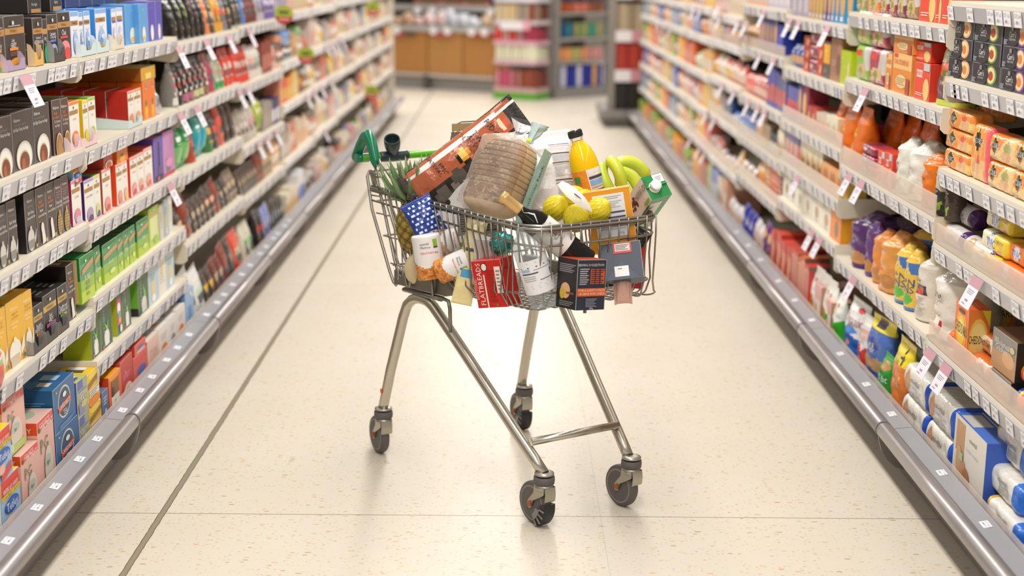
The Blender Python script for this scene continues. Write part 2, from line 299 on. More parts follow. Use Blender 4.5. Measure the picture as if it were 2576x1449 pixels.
# ---------------------------------------------------------------- packaging designs
# name|object name|geometry|material|body colour|description|front|side|top
DT='''
lady|tea_box|box|card|#3b302c|dark brown tea box with gold band and orange flowers|r .03 .66 1 .78 #c08c4d;t .45 .72 0.063 #8a5c2c TWININGS;t .4 .55 0.063 #eee Lady;t .4 .46 0.098 #eee GREY;r .2 .36 .62 .41 #ee8f2a;l .2 .62 .26 .34 3 #9a5a36;e .5 .1 .38 .12 #f0a92b;e .6 .04 .34 .07 #7fa83c;e .4 .87 .05 .04 #ddd;l .15 .75 .8 .83 1 #ccc|l .2 .8 .3 .7 6 #776|
aft|tea_box|box|card|#3b302c|dark brown tea box with green accents and gold band|r .03 .66 1 .78 #c08c4d;t .5 .72 0.063 #8a5c2c TWININGS;t .5 .58 0.056 #eee Traditional;t .5 .49 0.084 #eee AFTERNOON;r .2 .36 .7 .42 #b6c832;e .5 .16 .36 .14 #b5cc3c;e .5 .87 .07 .04 #ddd|l .2 .8 .3 .7 6 #776|
mint|tea_box|box|card|#3b302c|dark tea box with emerald picture and gold band|r .03 .66 1 .78 #c08c4d;t .5 .57 0.098 #eee dry;r .2 .4 .7 .45 #4c7a5a;e .5 .2 .36 .2 #46b07c|l .2 .8 .3 .7 6 #776|
lap|tea_box|box|card|#3b302c|dark brown tea box with pale blue picture and gold band|r .03 .68 1 .8 #c08c4d;t .5 .74 0.063 #8a5c2c TWININGS;t .5 .6 0.084 #eee Lapsang;t .5 .53 0.07 #eee Souchong;r .2 .42 .75 .47 #5d7fd2;e .5 .22 .36 .16 #a9b8e6;e .5 .88 .08 .04 #ddd|l .2 .8 .3 .7 6 #776|
chai|tea_box|box|card|#3b302c|dark brown tea box with red picture, gold band|r .03 .68 1 .8 #c08c4d;t .5 .74 0.063 #8a5c2c TWININGS;t .45 .58 0.126 #eee Chai;r .15 .45 .75 .5 #ea3b48;e .5 .24 .38 .16 #ee8f90;e .66 .12 .24 .14 #df3d44;e .45 .88 .08 .04 #ddd|l .2 .8 .3 .7 6 #776|
night|tea_box|box|card|#2d2624|near-black tea box with white lettering and gold strip|t .5 .5 0.168 #ddd Moonlight;r .2 .02 .95 .24 #c08c4d||
night2|tea_box|box|card|#2d2624|near-black tea box with script lettering, gold strip|t .5 .5 0.168 #ddd Nightly;r .2 .02 .95 .24 #c08c4d||
camo|tea_box|box|card|#e9edf6|white and blue camomile tea box|r 0 .9 1 1 #8ab4ef;r .03 .7 .9 .8 #b08347;t .5 .75 0.056 #7a5428 TWININGS;t .5 .6 0.056 #9fb2dd Camomile;e .5 .3 .3 .26 #a8c4f0;e .5 .2 .22 .18 #6f9be2;e .45 .16 .12 .06 #f3bd3e;e .55 .36 .12 .05 #fff|r 0 0 1 1 #3f97e3;l .2 .8 .1 .9 9 #79b8ee|r 0 0 1 1 #4a90dd
camo2|tea_box|box|card|#e9edf6|white tea box with amber and purple flowers|r 0 .92 1 1 #b7cdf3;r .03 .7 .9 .8 #b08347;r .1 .66 .9 .7 #5d50b4;e .5 .3 .3 .26 #d9cfee;e .5 .2 .22 .14 #f5c979;e .55 .36 .12 .05 #fff|r 0 0 1 1 #3f97e3|r 0 0 1 1 #4a90dd
blue|tea_box|box|card|#5da2dd|large plain sky blue tea box|t .5 .85 0.056 #dfe7b0 7x4;e .5 .22 .2 .2 #f2efe4;e .5 .12 .14 .07 #f0c34a|l .1 .5 .6 .9 4 #7ab4e6|
violet|tea_box|box|card|#5a50b8|violet blue tea box with small pale mug|t .5 .85 0.056 #e5b43a 20;e .5 .22 .2 .2 #f2efe4|l .1 .5 .6 .9 4 #756cd0|
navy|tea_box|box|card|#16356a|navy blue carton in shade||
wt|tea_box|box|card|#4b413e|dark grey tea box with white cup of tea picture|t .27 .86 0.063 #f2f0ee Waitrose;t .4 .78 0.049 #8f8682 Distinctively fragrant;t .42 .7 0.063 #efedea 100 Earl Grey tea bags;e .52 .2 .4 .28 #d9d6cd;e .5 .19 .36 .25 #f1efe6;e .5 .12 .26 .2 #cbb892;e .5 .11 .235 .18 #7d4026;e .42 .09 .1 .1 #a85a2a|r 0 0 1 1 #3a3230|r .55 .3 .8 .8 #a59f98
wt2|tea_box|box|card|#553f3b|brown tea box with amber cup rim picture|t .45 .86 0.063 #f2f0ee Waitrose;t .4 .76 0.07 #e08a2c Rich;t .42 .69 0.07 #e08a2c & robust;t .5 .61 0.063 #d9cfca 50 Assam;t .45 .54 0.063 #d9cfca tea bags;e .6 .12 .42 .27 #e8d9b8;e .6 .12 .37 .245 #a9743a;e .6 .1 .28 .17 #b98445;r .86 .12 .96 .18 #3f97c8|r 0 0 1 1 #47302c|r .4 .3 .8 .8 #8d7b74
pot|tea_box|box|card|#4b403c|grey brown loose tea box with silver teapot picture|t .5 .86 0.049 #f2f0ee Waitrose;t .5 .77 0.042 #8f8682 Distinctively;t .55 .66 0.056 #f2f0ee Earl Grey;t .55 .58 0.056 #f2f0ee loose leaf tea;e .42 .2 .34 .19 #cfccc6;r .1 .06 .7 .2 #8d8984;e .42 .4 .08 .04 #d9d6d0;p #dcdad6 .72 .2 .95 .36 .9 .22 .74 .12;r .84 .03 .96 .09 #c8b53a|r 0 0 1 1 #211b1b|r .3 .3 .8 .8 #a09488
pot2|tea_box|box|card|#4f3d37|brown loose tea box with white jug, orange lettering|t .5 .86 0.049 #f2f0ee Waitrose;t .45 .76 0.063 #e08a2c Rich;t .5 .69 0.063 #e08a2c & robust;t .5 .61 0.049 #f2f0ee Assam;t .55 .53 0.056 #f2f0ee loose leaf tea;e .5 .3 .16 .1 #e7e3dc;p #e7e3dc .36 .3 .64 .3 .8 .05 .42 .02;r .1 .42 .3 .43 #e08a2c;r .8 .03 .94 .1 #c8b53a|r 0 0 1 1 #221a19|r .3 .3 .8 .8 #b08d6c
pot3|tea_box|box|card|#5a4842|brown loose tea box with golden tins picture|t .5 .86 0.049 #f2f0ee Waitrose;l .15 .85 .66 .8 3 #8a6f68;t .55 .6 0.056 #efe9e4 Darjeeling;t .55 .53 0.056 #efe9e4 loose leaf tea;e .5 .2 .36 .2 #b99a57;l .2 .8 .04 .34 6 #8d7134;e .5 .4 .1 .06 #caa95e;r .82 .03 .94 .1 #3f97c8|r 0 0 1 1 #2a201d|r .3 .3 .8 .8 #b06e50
fruitw|tea_box|box|card|#f1efe6|white fruit tea box with %s|r 0 .93 1 1 @1;r .03 .72 .9 .81 #b08347;e .45 .87 .05 .03 #555;t .5 .62 .045 @2 %t;e .5 .2 .34 .16 @1;e .55 .1 .25 .09 @3;r 0 0 1 .05 #e9a9b5|r 0 0 1 1 @2|r 0 0 1 1 @2
yellow|tea_box|box|card|#eab31f|yellow loose tea box with white teapot picture|t .45 .87 0.056 #fff8e0 Waitrose;t .5 .79 0.042 #b9811c Bright, rich;t .5 .73 0.042 #b9811c & refreshing;t .42 .65 0.049 #fff3cf Gold loose;t .4 .59 0.049 #fff3cf leaf tea;e .36 .2 .36 .2 #f2ece0;r .06 .0 .6 .16 #cdbfa8;e .36 .4 .09 .04 #efe6d6;p #f2ece0 .68 .2 .92 .4 .9 .2 .7 .1;r .82 .04 .95 .1 #2f6e8c|r 0 0 1 1 #c68a18|r 0 0 1 1 #e8b324;r .5 .3 .85 .8 #f1d98c
yellowlie|tea_box|box|card|#d9a21c|yellow tea box lying flat with pale price sticker|r .3 .1 .7 .55 #efd679|r 0 0 1 1 #9c5f12|r 0 0 1 1 #caa02a
blk|tea_box|box|card|#2c2726|small black tea box with gold band, %s lettering|r 0 .62 1 .76 #c7a259;t .5 .69 0.077 #7d5c26 TWININGS;t .5 .5 0.098 #f1f1f1 %t;t .5 .4 0.098 #f1f1f1 %u;r .15 .26 .85 .34 @1;e .5 .86 .07 .035 #ddd|T .6 .4 0.098 #ccc Loose leaf tea;r .2 .72 .8 .78 #a8833e|l .2 .8 .2 .8 3 #999
srp|display_tray|tray|card|@1|%s|||
green|tea_box|box|card|#7fb36a|green tea box fading to lime with gold band|r 0 .9 1 1 #0e7a36;r 0 .5 1 .9 #4f9c62;r 0 .25 1 .5 #8dbb4e;r 0 0 1 .25 #b3d032;p #c79a63 0 .6 1 .72 1 .84 0 .72;e .4 .86 .06 .03 #eee;t .5 .5 0.126 #e8f1e0 %t;e .6 .22 .2 .07 #d6e58d|r 0 .45 1 1 #0b6b2e;r 0 0 1 .45 #aecb10;l .2 .8 .3 .5 4 #d8e88a|r 0 0 1 1 #0a5a2a
greenbig|tea_box|box|card|#7fb36a|big green tea box with turned gold strip|r 0 .85 1 1 #0e8a3c;r 0 .5 1 .85 #5a9e68;r 0 .25 1 .5 #9cc04c;r 0 0 1 .25 #bfd83a;p #c9966a .1 .6 .95 .75 .95 .88 .1 .72;e .4 .88 .05 .03 #eee;t .45 .52 0.126 #e8f1e0 PURE;l .35 .65 .1 .45 3 #8aa34a|r 0 .5 1 1 #0a7a34;r 0 0 1 .5 #9cc81c;r .6 .02 .95 .97 #d9b27a;T .78 .18 0.224 #6b4a22 TWININGS|r 0 0 1 1 #0f8038
lime|tea_box|box|card|#b9d648|pale lime tea box with cream label|r .1 .2 .9 .75 #dfe6a6;r .05 .76 .95 .86 #c0a568;e .5 .93 .06 .03 #efe;e .6 .15 .2 .1 #9ccf3e||r 0 0 1 1 #a9bd2a
dgreen|tea_box|box|card|#2f5a3c|dark green tea box with white mug and mint leaves|T .3 .5 0.14 #9db8a2 PEPPERMINT;e .5 .24 .24 .2 #eceae6;r .28 .06 .7 .2 #eceae6;p #8fcf3c .45 .4 .3 .62 .52 .5 .66 .68 .58 .42;r .06 .03 .2 .1 #e23a6a|r 0 0 1 1 #a9b71c|r 0 0 1 1 #24432e
dgreenp|tea_box|box|card|#3a6044|dark green tea box with pink sticker|r .1 .25 .75 .9 #ee4f86;e .4 .65 .25 .16 #fff;e .42 .5 .22 .1 #45b8a8;e .45 .36 .25 .07 #f0b13c;e .6 .14 .2 .1 #eceae6|r 0 0 1 1 #b3bb16|
blackgreen|tea_box|box|card|#39603f|black and green tea box with striped mug|T .3 .6 0.14 #9db8a2 SPEARMINT;p #7fc240 .6 .4 .5 .75 .75 .5 .8 .3;e .55 .22 .26 .2 #dcdcd6;r .3 .04 .8 .2 #cfcfc8;r .0 .0 .2 .1 #222|r 0 0 1 1 #6fae35;r 0 0 1 .2 #1f1f1f;r .3 .02 .7 .1 #e23a6a|
paleb|tea_box|box|card|#b8d0dc|pale blue herbal tea box|e .5 .4 .2 .2 #e8cf8c;l .2 .8 .6 .8 3 #8aa;e .5 .15 .2 .1 #f2f2ee|r 0 0 1 1 #d9c08a|
palew|tea_box|box|card|#e5e2da|cream white herbal tea box|l .2 .8 .3 .8 6 #cfc8bc;r 0 0 .12 1 #c9d4dc;r .5 .5 .7 .8 #efe2a0|r 0 0 1 1 #d8d4c8|
purp|tea_box|box|card|#6a4fb0|purple herbal tea box with black spoon picture|p #241b28 .42 .25 .46 .9 .6 .9 .64 .25;e .5 .25 .2 .1 #5a5058;r .1 .0 .9 .14 #2c2430;e .4 .07 .1 .05 #e2486c|r 0 0 1 1 #6e55b4|r 0 0 1 1 #c87ac0
pink|tea_box|box|card|#c98ac4|orchid pink herbal tea box|r .2 .1 .6 .4 #777;e .5 .3 .3 .1 #e9c;r 0 0 1 .08 #b33|r 0 0 1 1 #7c62bc|
pineap|tea_box|box|card|#ee7a1c|orange tea box with pineapple picture|e .5 .22 .26 .2 #f0b51e;e .5 .42 .12 .09 #4f7d3a;t .5 .82 0.07 #e8e0c0 pure;r .55 .85 .8 .92 #6aa|r 0 0 1 1 #f07810|r 0 0 1 1 #c8540c
tetley|tea_box|box|card|#9fc6e8|yellow and blue tea box with oval badge|r 0 .86 1 1 #e23b24;r 0 .74 1 .86 #d73c2c;t .5 .8 0.098 #fff WIN £1,000!;r 0 .66 1 .74 #f6d21f;t .5 .7 0.056 #554 A 10,000 PRIZES TO BE WON;e .5 .5 .38 .13 #234a9c;e .5 .5 .35 .115 #2e66bf;t .5 .5 0.154 #fff Tetley;p #d9473c .25 .14 .9 .3 .9 .12 .25 .0;e .3 .26 .2 .1 #e8b8a8|r 0 0 1 1 #9cc8ea;r 0 .75 1 1 #f4d420|r 0 0 1 1 #f6d81c;e .6 .5 .3 .3 #e84030
pg|tea_box|box|card|#e6b3a6|pink and red pyramid tea box with leaf green base|r 0 .86 1 1 #e4574a;t .45 .93 0.07 #fff COLLECT;t .6 .885 0.07 #fff TEA TREATS;e .12 .88 .06 .03 #2e7a3a;t .35 .66 0.196 #5d8a64 PG;e .55 .3 .26 .3 #d9cfc4;e .5 .42 .2 .08 #b8c2b0;t .5 .4 0.07 #2f7a4a tips;r 0 0 .9 .14 #b5c86a;r .1 .05 .35 .2 #cfdcae|r 0 0 1 1 #e7b8a0;r 0 .84 1 1 #dd4a20;r .45 .6 .75 .98 #31493a;t .6 .9 0.07 #dfe4d4 FULLY;l .48 .72 .72 .86 3 #9fb09a;e .6 .62 .12 .05 #cfd0c4;r 0 0 1 .24 #9fc07c;t .5 .2 0.07 #3f8a58 290g;r .1 .03 .5 .15 #c6e3cc;l .1 .4 .4 .5 3 #a08|r 0 0 1 1 #dfb8ac;e .5 .5 .3 .25 #9fae96;e .3 .6 .2 .2 #f2ece4
cafe|tea_box|box|card|#35699a|steel blue tea box with round badge|e .5 .55 .3 .36 #d9d7cc;e .5 .55 .27 .32 #35506e;p #e0512c .2 .5 .8 .6 .8 .48 .2 .38;t .5 .5 0.105 #f2f0ea CAFEDIRECT;t .5 .33 0.126 #e8e6de TEA;e .5 .72 .09 .06 #e8e6de;l .2 .9 .02 .12 3 #7ea0c2;e .12 .9 .03 .02 #d8c050|r 0 0 1 1 #155a8c;l .1 .8 .3 .75 8 #5f93bc|r 0 0 1 1 #1e5f92;r .55 .2 .8 .6 #9cc0dc;r .2 .2 .4 .5 #cfc9b8;l .1 .5 .5 .9 5 #6fa0c8
york|tea_box|box|card|#a9b18e|soft green and mauve tea box with cottage picture|r .1 .74 .6 1 #6a72b8;l .1 .9 .66 .72 1 #88a;t .5 .6 0.14 #e8e0e4 YORKSHIRE;t .4 .46 0.168 #e8e0e4 TEA;r .1 .08 .6 .36 #8f92bd;e .6 .3 .3 .1 #c5c88a|r 0 0 1 1 #5460b0|r 0 0 1 1 #c4c464;r .1 .1 .6 .5 #4a55b0;r .4 .2 .7 .8 #e8dcd8
twy|tea_box|box|card|#f2c41e|bright yellow tea box with bronze band|e .5 .9 .4 .1 #f6d84a;p #9a7440 0 .55 1 .7 1 .85 0 .72;t .5 .7 0.14 #c9a560 TWININGS;r .1 .28 .95 .52 #f4efe2;l .15 .9 .3 .5 3 #888;e .5 .12 .5 .14 #f08a1c|r 0 0 1 1 #f0b414|r 0 0 1 1 #f4c726;r .3 .25 .6 .8 #5e4a2c;r .55 .25 .8 .8 #f2efe8
twyo|tea_box|box|card|#ee6a20|orange tea box with white torn label|e .5 .96 .5 .1 #f6a02a;r .15 .05 .85 .5 #efebe4;r .2 .5 .8 .85 #8a6a3c;r .45 .15 .52 .4 #6d6;r .2 .5 .4 .7 #445|r 0 0 1 1 #e24a1c|r 0 0 1 1 #f7a31c
slate|tea_box|box|card|#67769c|small slate blue tea box|e .5 .3 .25 .2 #c9d0e2;l .2 .8 .6 .85 3 #cdd|r 0 0 1 1 #5a6a8e|
redcup|tea_box|box|card|#c84a3c|red tea box with white cup picture|t .4 .7 0.07 #f2dcd8 80;l .15 .8 .55 .68 3 #e8a;e .55 .15 .42 .28 #ead8c8;e .55 .12 .32 .2 #c2503a|r 0 0 1 1 #d05040|r 0 0 1 1 #c04a3a
redtet|tea_box|box|card|#dd6a5e|salmon red tea box with blue badge|r 0 .75 1 1 #e05048;e .55 .5 .3 .14 #5a70b8;e .5 .22 .4 .14 #eec4b4|r 0 0 1 1 #d8493c;r .2 .7 .8 .9 #dfe|r 0 0 1 1 #d84a40
redw|tea_box|box|card|#eac4b2|pink red tea box with large pale lettering|t .5 .55 0.287 #c9a8a0 TYM;l .1 .9 .1 .35 4 #c06a60|r 0 0 1 1 #cf3a30|r 0 0 1 1 #e8dcd0;r .2 .2 .8 .8 #bcb
whp|tea_box|box|card|#ece6de|white tea box with %s oval on top|e .5 .3 .3 .2 @1;l .2 .8 .6 .8 3 #c8c0c4|r 0 0 1 1 #f0ece6|e .5 .5 .38 .3 @1
ltblue|tea_box|box|card|#9dbcdf|pale blue tea box with dark lid|r .3 .3 .7 .6 #6f9fd0;p #dfe6ee .5 .9 .8 .75 .9 .8 .6 .95;r 0 0 1 .3 #c6d6e6|r 0 0 1 1 #7c9cd0;r .1 .4 .9 .8 #2b2a2c|r .1 .1 .9 .9 #3c4146
cb|coffee_bag|pouch|film|#17140f|black foil coffee bag with %s label|r .62 .5 1 .82 @1;r .62 .1 1 .5 #4e433d;l .66 .95 .2 .45 4 #b8a89c||
cbag|coffee_bag|pouch|film|@1|%s coffee bag|r .15 .25 .85 .62 @2;t .5 .72 0.084 #eee COFFEE;l .25 .75 .3 .45 3 #555||
cbag2|coffee_bag|pouch|film|@1|%s coffee bag with speckled panel|e .3 .7 .12 .06 @2;e .6 .62 .14 .05 #eae4dc;e .4 .5 .16 .05 @2;e .62 .4 .12 .06 #dcd4cc;e .35 .3 .14 .05 #efe9e2;r .1 .04 .9 .2 @3||
jar|coffee_jar|jar|gloss|@1|%s glass coffee jar|r .05 .15 .95 .52 @2;r 0 .74 1 1 @3;l .2 .8 .22 .4 2 #eee||
tin|storage_tin|can|card|@1|%s round tin|r 0 .2 1 .7 @2;l .2 .8 .3 .6 3 #eee||
ctn|carton|box|card|@1|%s carton|r .1 .15 .9 .6 @2;t .5 .75 0.14 #f4f0ea %t|r 0 0 1 1 @1|r 0 0 1 1 @1
flow|dried_goods_packet|pillow|film|@1|%s packet|r .1 .2 .9 .55 @2;l .2 .8 .6 .75 2 #fff||
bot|syrup_bottle|bottle|gloss|@1|%s bottle|r .05 .1 .95 .5 @2;r 0 .86 1 1 @3||
dbag|biscuit_bag|stand|film|@1|%s bag|r .1 .35 .9 .75 @2;e .5 .3 .3 .14 @3;t .5 .62 0.112 #fff %t||
cbx|cracker_box|box|card|@1|%s cracker box|e .35 .45 .3 .34 @2;r .1 .05 .4 .2 #e8e0ea|r 0 0 1 1 @1|r 0 0 1 1 @1
carr|cracker_box|box|card|#2e2b38|navy cracker box with %s|e .68 .52 .2 .46 @1;e .68 .52 .15 .39 #f0d9a0;e .68 .5 .08 .22 @2;e .34 .5 .26 .5 #262430;t .33 .55 0.276 #f4f4f2 Carr's;t .33 .32 0.098 #cfcfcf TABLE WATER;l .02 .16 .06 .3 4 #b9b8c0;r .29 .72 .37 .92 #8d8d96||
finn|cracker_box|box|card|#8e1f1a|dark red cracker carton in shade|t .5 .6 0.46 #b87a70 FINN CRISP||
jacob|cracker_packet|wrap|film|#ee9440|orange cracker packet with black diamond|p #f0c87c .45 0 .7 .75 1 .5 1 0;e .75 .4 .14 .3 #e7b27c;e .7 .68 .1 .14 #d8553c;p #f0d060 .1 .55 .26 1 .42 .55 .26 .1;p #2a2624 .12 .55 .26 .94 .4 .55 .26 .16;t .26 .55 0.224 #f2eee6 JACOB'S;l .03 .14 .08 .28 3 #f4d8c8||
jacobt|cracker_packet|wrap|film|#ef9a48|tall orange cracker packet with black diamond|r 0 0 1 .4 #f0c27a;e .4 .25 .26 .16 #e2b07c;e .45 .36 .16 .07 #d9674e;p #f0d060 .08 .72 .38 .95 .7 .72 .38 .5;p #2a2624 .12 .72 .38 .92 .66 .72 .38 .53;t .38 .72 0.098 #f2eee6 JACOB'S;r .82 0 1 1 #ee6a70||
jacobw|cracker_packet|wrap|film|#efcf94|cream and orange cracker packet with black diamond|p #ef8c3a 0 .4 0 1 .7 1 .3 .3;e .75 .62 .14 .2 #a9a86a;e .7 .3 .22 .2 #e3ab7c;p #f0d060 .06 .6 .22 1 .4 .6 .22 .2;p #2a2624 .08 .6 .22 .96 .38 .6 .22 .24;t .23 .6 0.21 #f2eee6 JACOB'S;l .04 .3 .06 .2 2 #b98||
dig|biscuit_roll|lcyl|film|#dfd6d4|white and purple biscuit roll with oat biscuit picture|r 0 0 .06 1 #5b2a78;r .88 0 1 1 #4a2064;e .25 .55 .16 .42 #c9a26c;t .62 .62 0.224 #555 essential;l .48 .8 .3 .5 2 #999||
tuc|cracker_packet|wrap|film|#f2d23c|yellow cracker packet with blue and white lettering|r 0 .0 .3 1 #f4ecc8;e .42 .5 .14 .44 #e8ecf6;t .42 .5 0.483 #2f62c8 TUC;r .36 .82 .48 1 #3a78d0;r .7 .1 .85 .3 #e6a09c;l .62 .9 .6 .8 2 #a98a3c||
tuco|cracker_packet|wrap|film|#f08028|orange cracker packet with blue and white lettering|e .3 .5 .14 .4 #e8ecf6;t .3 .5 0.46 #2f62c8 TUC;l .55 .9 .2 .8 5 #d89a4a||
ched|cracker_box|box|card|#ef7426|orange cheddar cracker box with sunburst|e .5 .55 .42 .36 #f5a52c;e .5 .55 .3 .26 #f7c73c;e .5 .6 .24 .14 #f6dc70;t .5 .6 0.182 #1e1a18 CHEDDARS;e .5 .2 .4 .14 #e9a050;e .5 .2 .34 .1 #d98436;r .3 .86 .7 .92 #3a3a60|r 0 0 1 1 #f08838;e .5 .5 .44 .36 #f6c65a;e .5 .52 .36 .26 #f4dc8c;t .5 .5 0.14 #1e1a18 CHEDDARS;p #f4dc30 .6 1 1 1 1 .72;e .6 .15 .3 .1 #dd8c3a|r 0 0 1 1 #e85c26;l .3 .8 .3 .7 3 #f0b060
chroll|biscuit_roll|lcyl|film|#ee7a34|orange cheddar biscuit roll|r 0 0 .08 1 #f0602a;r .3 .2 .9 .9 #f3e4d4;e .6 .5 .2 .3 #d99a60;t .55 .6 0.23 #3a2a20 CHEDDARS||
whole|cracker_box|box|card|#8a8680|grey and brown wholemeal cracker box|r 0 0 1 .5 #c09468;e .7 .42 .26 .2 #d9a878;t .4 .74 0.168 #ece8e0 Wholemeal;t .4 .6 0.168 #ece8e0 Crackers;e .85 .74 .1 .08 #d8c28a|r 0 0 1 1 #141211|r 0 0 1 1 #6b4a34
orb|biscuit_roll|lcyl|film|#f0702c|orange and blue biscuit roll|r 0 0 .16 1 #3a46a0;r .16 .5 .26 1 #e8e23c;t .62 .5 0.345 #f8e4d8 McVities||
ess|cracker_packet|wrap|film|#e4dfd6|white and blue cream cracker packet|r 0 0 .06 1 #3a6ad0;r .94 0 1 1 #2f5fc8;e .18 .5 .1 .36 #c49468;t .5 .66 0.196 #4a4a4a essential;t .55 .46 0.14 #a9b8dc cream crackers;l .4 .8 .15 .3 2 #bbb||
esst|cracker_box|box|card|#e6e0d6|tall white and blue biscuit box|r .06 .5 .34 .95 #c79a70;t .6 .82 0.07 #666 essential;t .6 .66 0.056 #b8c4e4 Scottish oatcakes;e .2 .4 .1 .2 #d2a880;e .34 .3 .1 .16 #c8966a;e .46 .2 .12 .18 #a97a4c;e .3 .12 .1 .12 #e2c49c;r .22 .42 .34 .54 #b4c890|r 0 0 1 1 #3b62c4|r 0 0 1 1 #4c74cc;r .1 .1 .5 .9 #c8c4c0
gold|biscuit_packet|wrap|film|#e8e4dc|white and gold biscuit packet with blue ends|r 0 0 .1 1 #d8b050;r .8 0 1 1 #2f74d8;r .4 .2 .7 .5 #b8b8b4;t .5 .7 0.196 #666 essential||
wroll|biscuit_roll|lcyl|film|#e6e4e0|white biscuit roll with bright blue ends|r .9 0 1 1 #2a5cc8;r 0 0 .06 1 #5a8ae0;e .5 .6 .12 .3 #d49a84;t .4 .4 0.23 #8aa0d0 essential||
crisp|crispbread_packet|wrap|film|@1|%s crispbread packet with clear end|r .1 .66 .5 .84 #e23c34;r .6 .3 1 1 #cfcac4;e .5 .3 .34 .2 #d9b98a;e .45 .28 .16 .1 #8f9a3c;l .1 .4 .1 .2 2 #e8e0d8||
rybox|crispbread_box|box|card|#e58a34|orange crispbread box with lettering|r 0 .6 1 1 #f0c078;t .45 .78 0.14 #d9482c CRACKERBREAD;r .05 .88 .25 .98 #e23c34;e .5 .3 .3 .17 #e8d2a0;l .25 .75 .2 .4 4 #b98a50;r .75 .0 .95 .4 #b04a28|r 0 0 1 1 #e8963c;r .3 .55 .8 .8 #dcc0bc|r 0 0 1 1 #e0963a
ryred|crispbread_box|box|card|#e8482c|bright red crispbread box|r .1 .6 .5 .8 #f2d2c8;t .3 .7 0.112 #e23c2c RYVITA;e .8 .3 .2 .3 #f0c87c;l .1 .6 .1 .2 2 #f4dcd4;r .6 .8 1 1 #c8c8c8|r 0 0 1 1 #e23c28|
kpouch|snack_pouch|pouch|film|#5a4a44|tall pouch with vegetable slices, pale lime top|r 0 .62 1 1 #dfe3b4;r 0 0 1 .08 #c4d24a;e .5 .5 .4 .14 #d8643c;e .35 .44 .12 .07 #3f7a34;e .55 .36 .24 .12 #c49044;e .3 .2 .22 .1 #6e4a58;r .5 .1 .9 .18 #e8e4dc;t .5 .84 0.14 #8a3430 KETTLE||
opouch|snack_pouch|pouch|film|#dd6a12|plain orange foil pouch|e .3 .6 .08 .03 #d8c030;e .4 .52 .08 .03 #e0c83c;e .2 .2 .16 .2 #e8b878;r .1 .66 .3 .7 #f0a088||
mpack|snack_packet|wrap|film|#8c3450|maroon snack packet|r .1 .4 .4 .7 #e8d0d8;r .6 .8 1 1 #d84860||
kall|rice_cake_packet|roll|film|@1|%s rice cake packet with twisted top|t .5 .56 .07 @2 kallø;l .2 .6 .42 .5 3 #b8b0a8;p #5c8a3c .3 .05 .2 .3 .4 .2;p #8cae3a .6 .05 .75 .3 .45 .22||
kallc|rice_cake_packet|roll|film|#e3ddd3|white rice cake packet with red crown drawing|t .5 .64 0.119 #2c2828 kallø;t .5 .55 0.042 #8a7c74 MORE ORGANIC;t .45 .5 0.042 #b8544c UNSALTED;p #b8302c .3 .08 .28 .34 .36 .26 .42 .36 .5 .26 .58 .36 .62 .26 .7 .34 .66 .08;e .42 .24 .06 .08 #efe9df;e .55 .24 .06 .08 #efe9df;r .32 .1 .64 .12 #efe9df||
kallb|rice_cake_packet|roll|film|#ddd5ca|white rice cake packet with dark photo label|r .3 .4 .8 .54 #3a2c30;e .55 .45 .15 .05 #c8544c;t .5 .62 0.063 #4a4440 kallø;l .35 .8 .1 .38 9 #b8aea4||
rroll|biscuit_packet|roll|film|@1|%s wrapped biscuit packet with gathered top|e .7 .2 .24 .12 #b9834a;T .2 .62 0.084 #f0e8ee SNACKS;r .2 .36 .5 .42 @2||
corn|snack_bag|roll|film|#e8c04c|blue and yellow corn snack packet|r 0 .62 1 .8 #4a78c0;p #f0d24c .2 .62 .35 .8 .5 .62 .65 .8 .8 .62;t .5 .48 0.126 #2c4a8c CORN;t .5 .36 0.126 #2c4a8c THINS;e .6 .2 .3 .1 #62b84c;r 0 0 1 .07 #5a84c4||
sbag|snack_bag|stand|film|@1|%s bag|r 0 0 1 .42 @2;e .5 .6 .34 .12 #f4efe8;e .5 .6 .24 .07 @3;t .5 .8 .07 @3 %t||
salt|snack_bag|stand|film|#4a6fb8|blue salt and vinegar multipack bag|r 0 .8 1 1 #f2e13c;r .3 .84 .7 .98 #3a2c48;e .4 .56 .26 .12 #3c4c9c;t .4 .58 0.084 #f2f2f6 Salt &;t .4 .52 0.084 #f2f2f6 Vinegar;e .7 .3 .26 .1 #c49a6a;e .3 .3 .2 .1 #c8a070;r 0 0 1 .18 #2c3fa0||
four|snack_bag|stand|film|#e07a2c|orange and yellow multipack bag with big number|r 0 .66 1 1 #efd82c;t .62 .8 0.253 #3c2640 4;t .4 .7 0.07 #3c2640 Pack;e .3 .5 .05 .03 #f2b04c;e .5 .54 .06 .03 #f2b04c;e .7 .5 .06 .03 #f2b04c;e .4 .42 .06 .03 #f2b04c;e .62 .4 .06 .03 #f2b04c;r 0 0 .3 .1 #f0e02c||
greenb|snack_bag|stand|film|#2f9c3c|green crumpled multipack bag|e .6 .75 .3 .12 #c8985c;t .5 .45 0.168 #e8f4e4 30% fat;r 0 0 1 .1 #f0e42c||
wipes|snack_bag|stand|film|#f2f0ee|white and red children's snack bag|r 0 0 1 .35 #d83a34;p #d83a34 0 .35 .3 .5 .5 .35 .8 .46 1 .35;e .5 .66 .36 .1 #e4b4a4;t .5 .66 0.168 #fff Organix||
bluebag|snack_bag|stand|film|#f2f2f4|white and bright blue children's snack bag|p #1f6cd0 0 0 0 .42 .3 .5 .6 .42 1 .36 1 0;t .55 .68 0.168 #b06a60 Organix;e .55 .5 .24 .07 #3a8ae0;e .45 .24 .09 .05 #e8963c;e .7 .86 .14 .05 #e0302c||
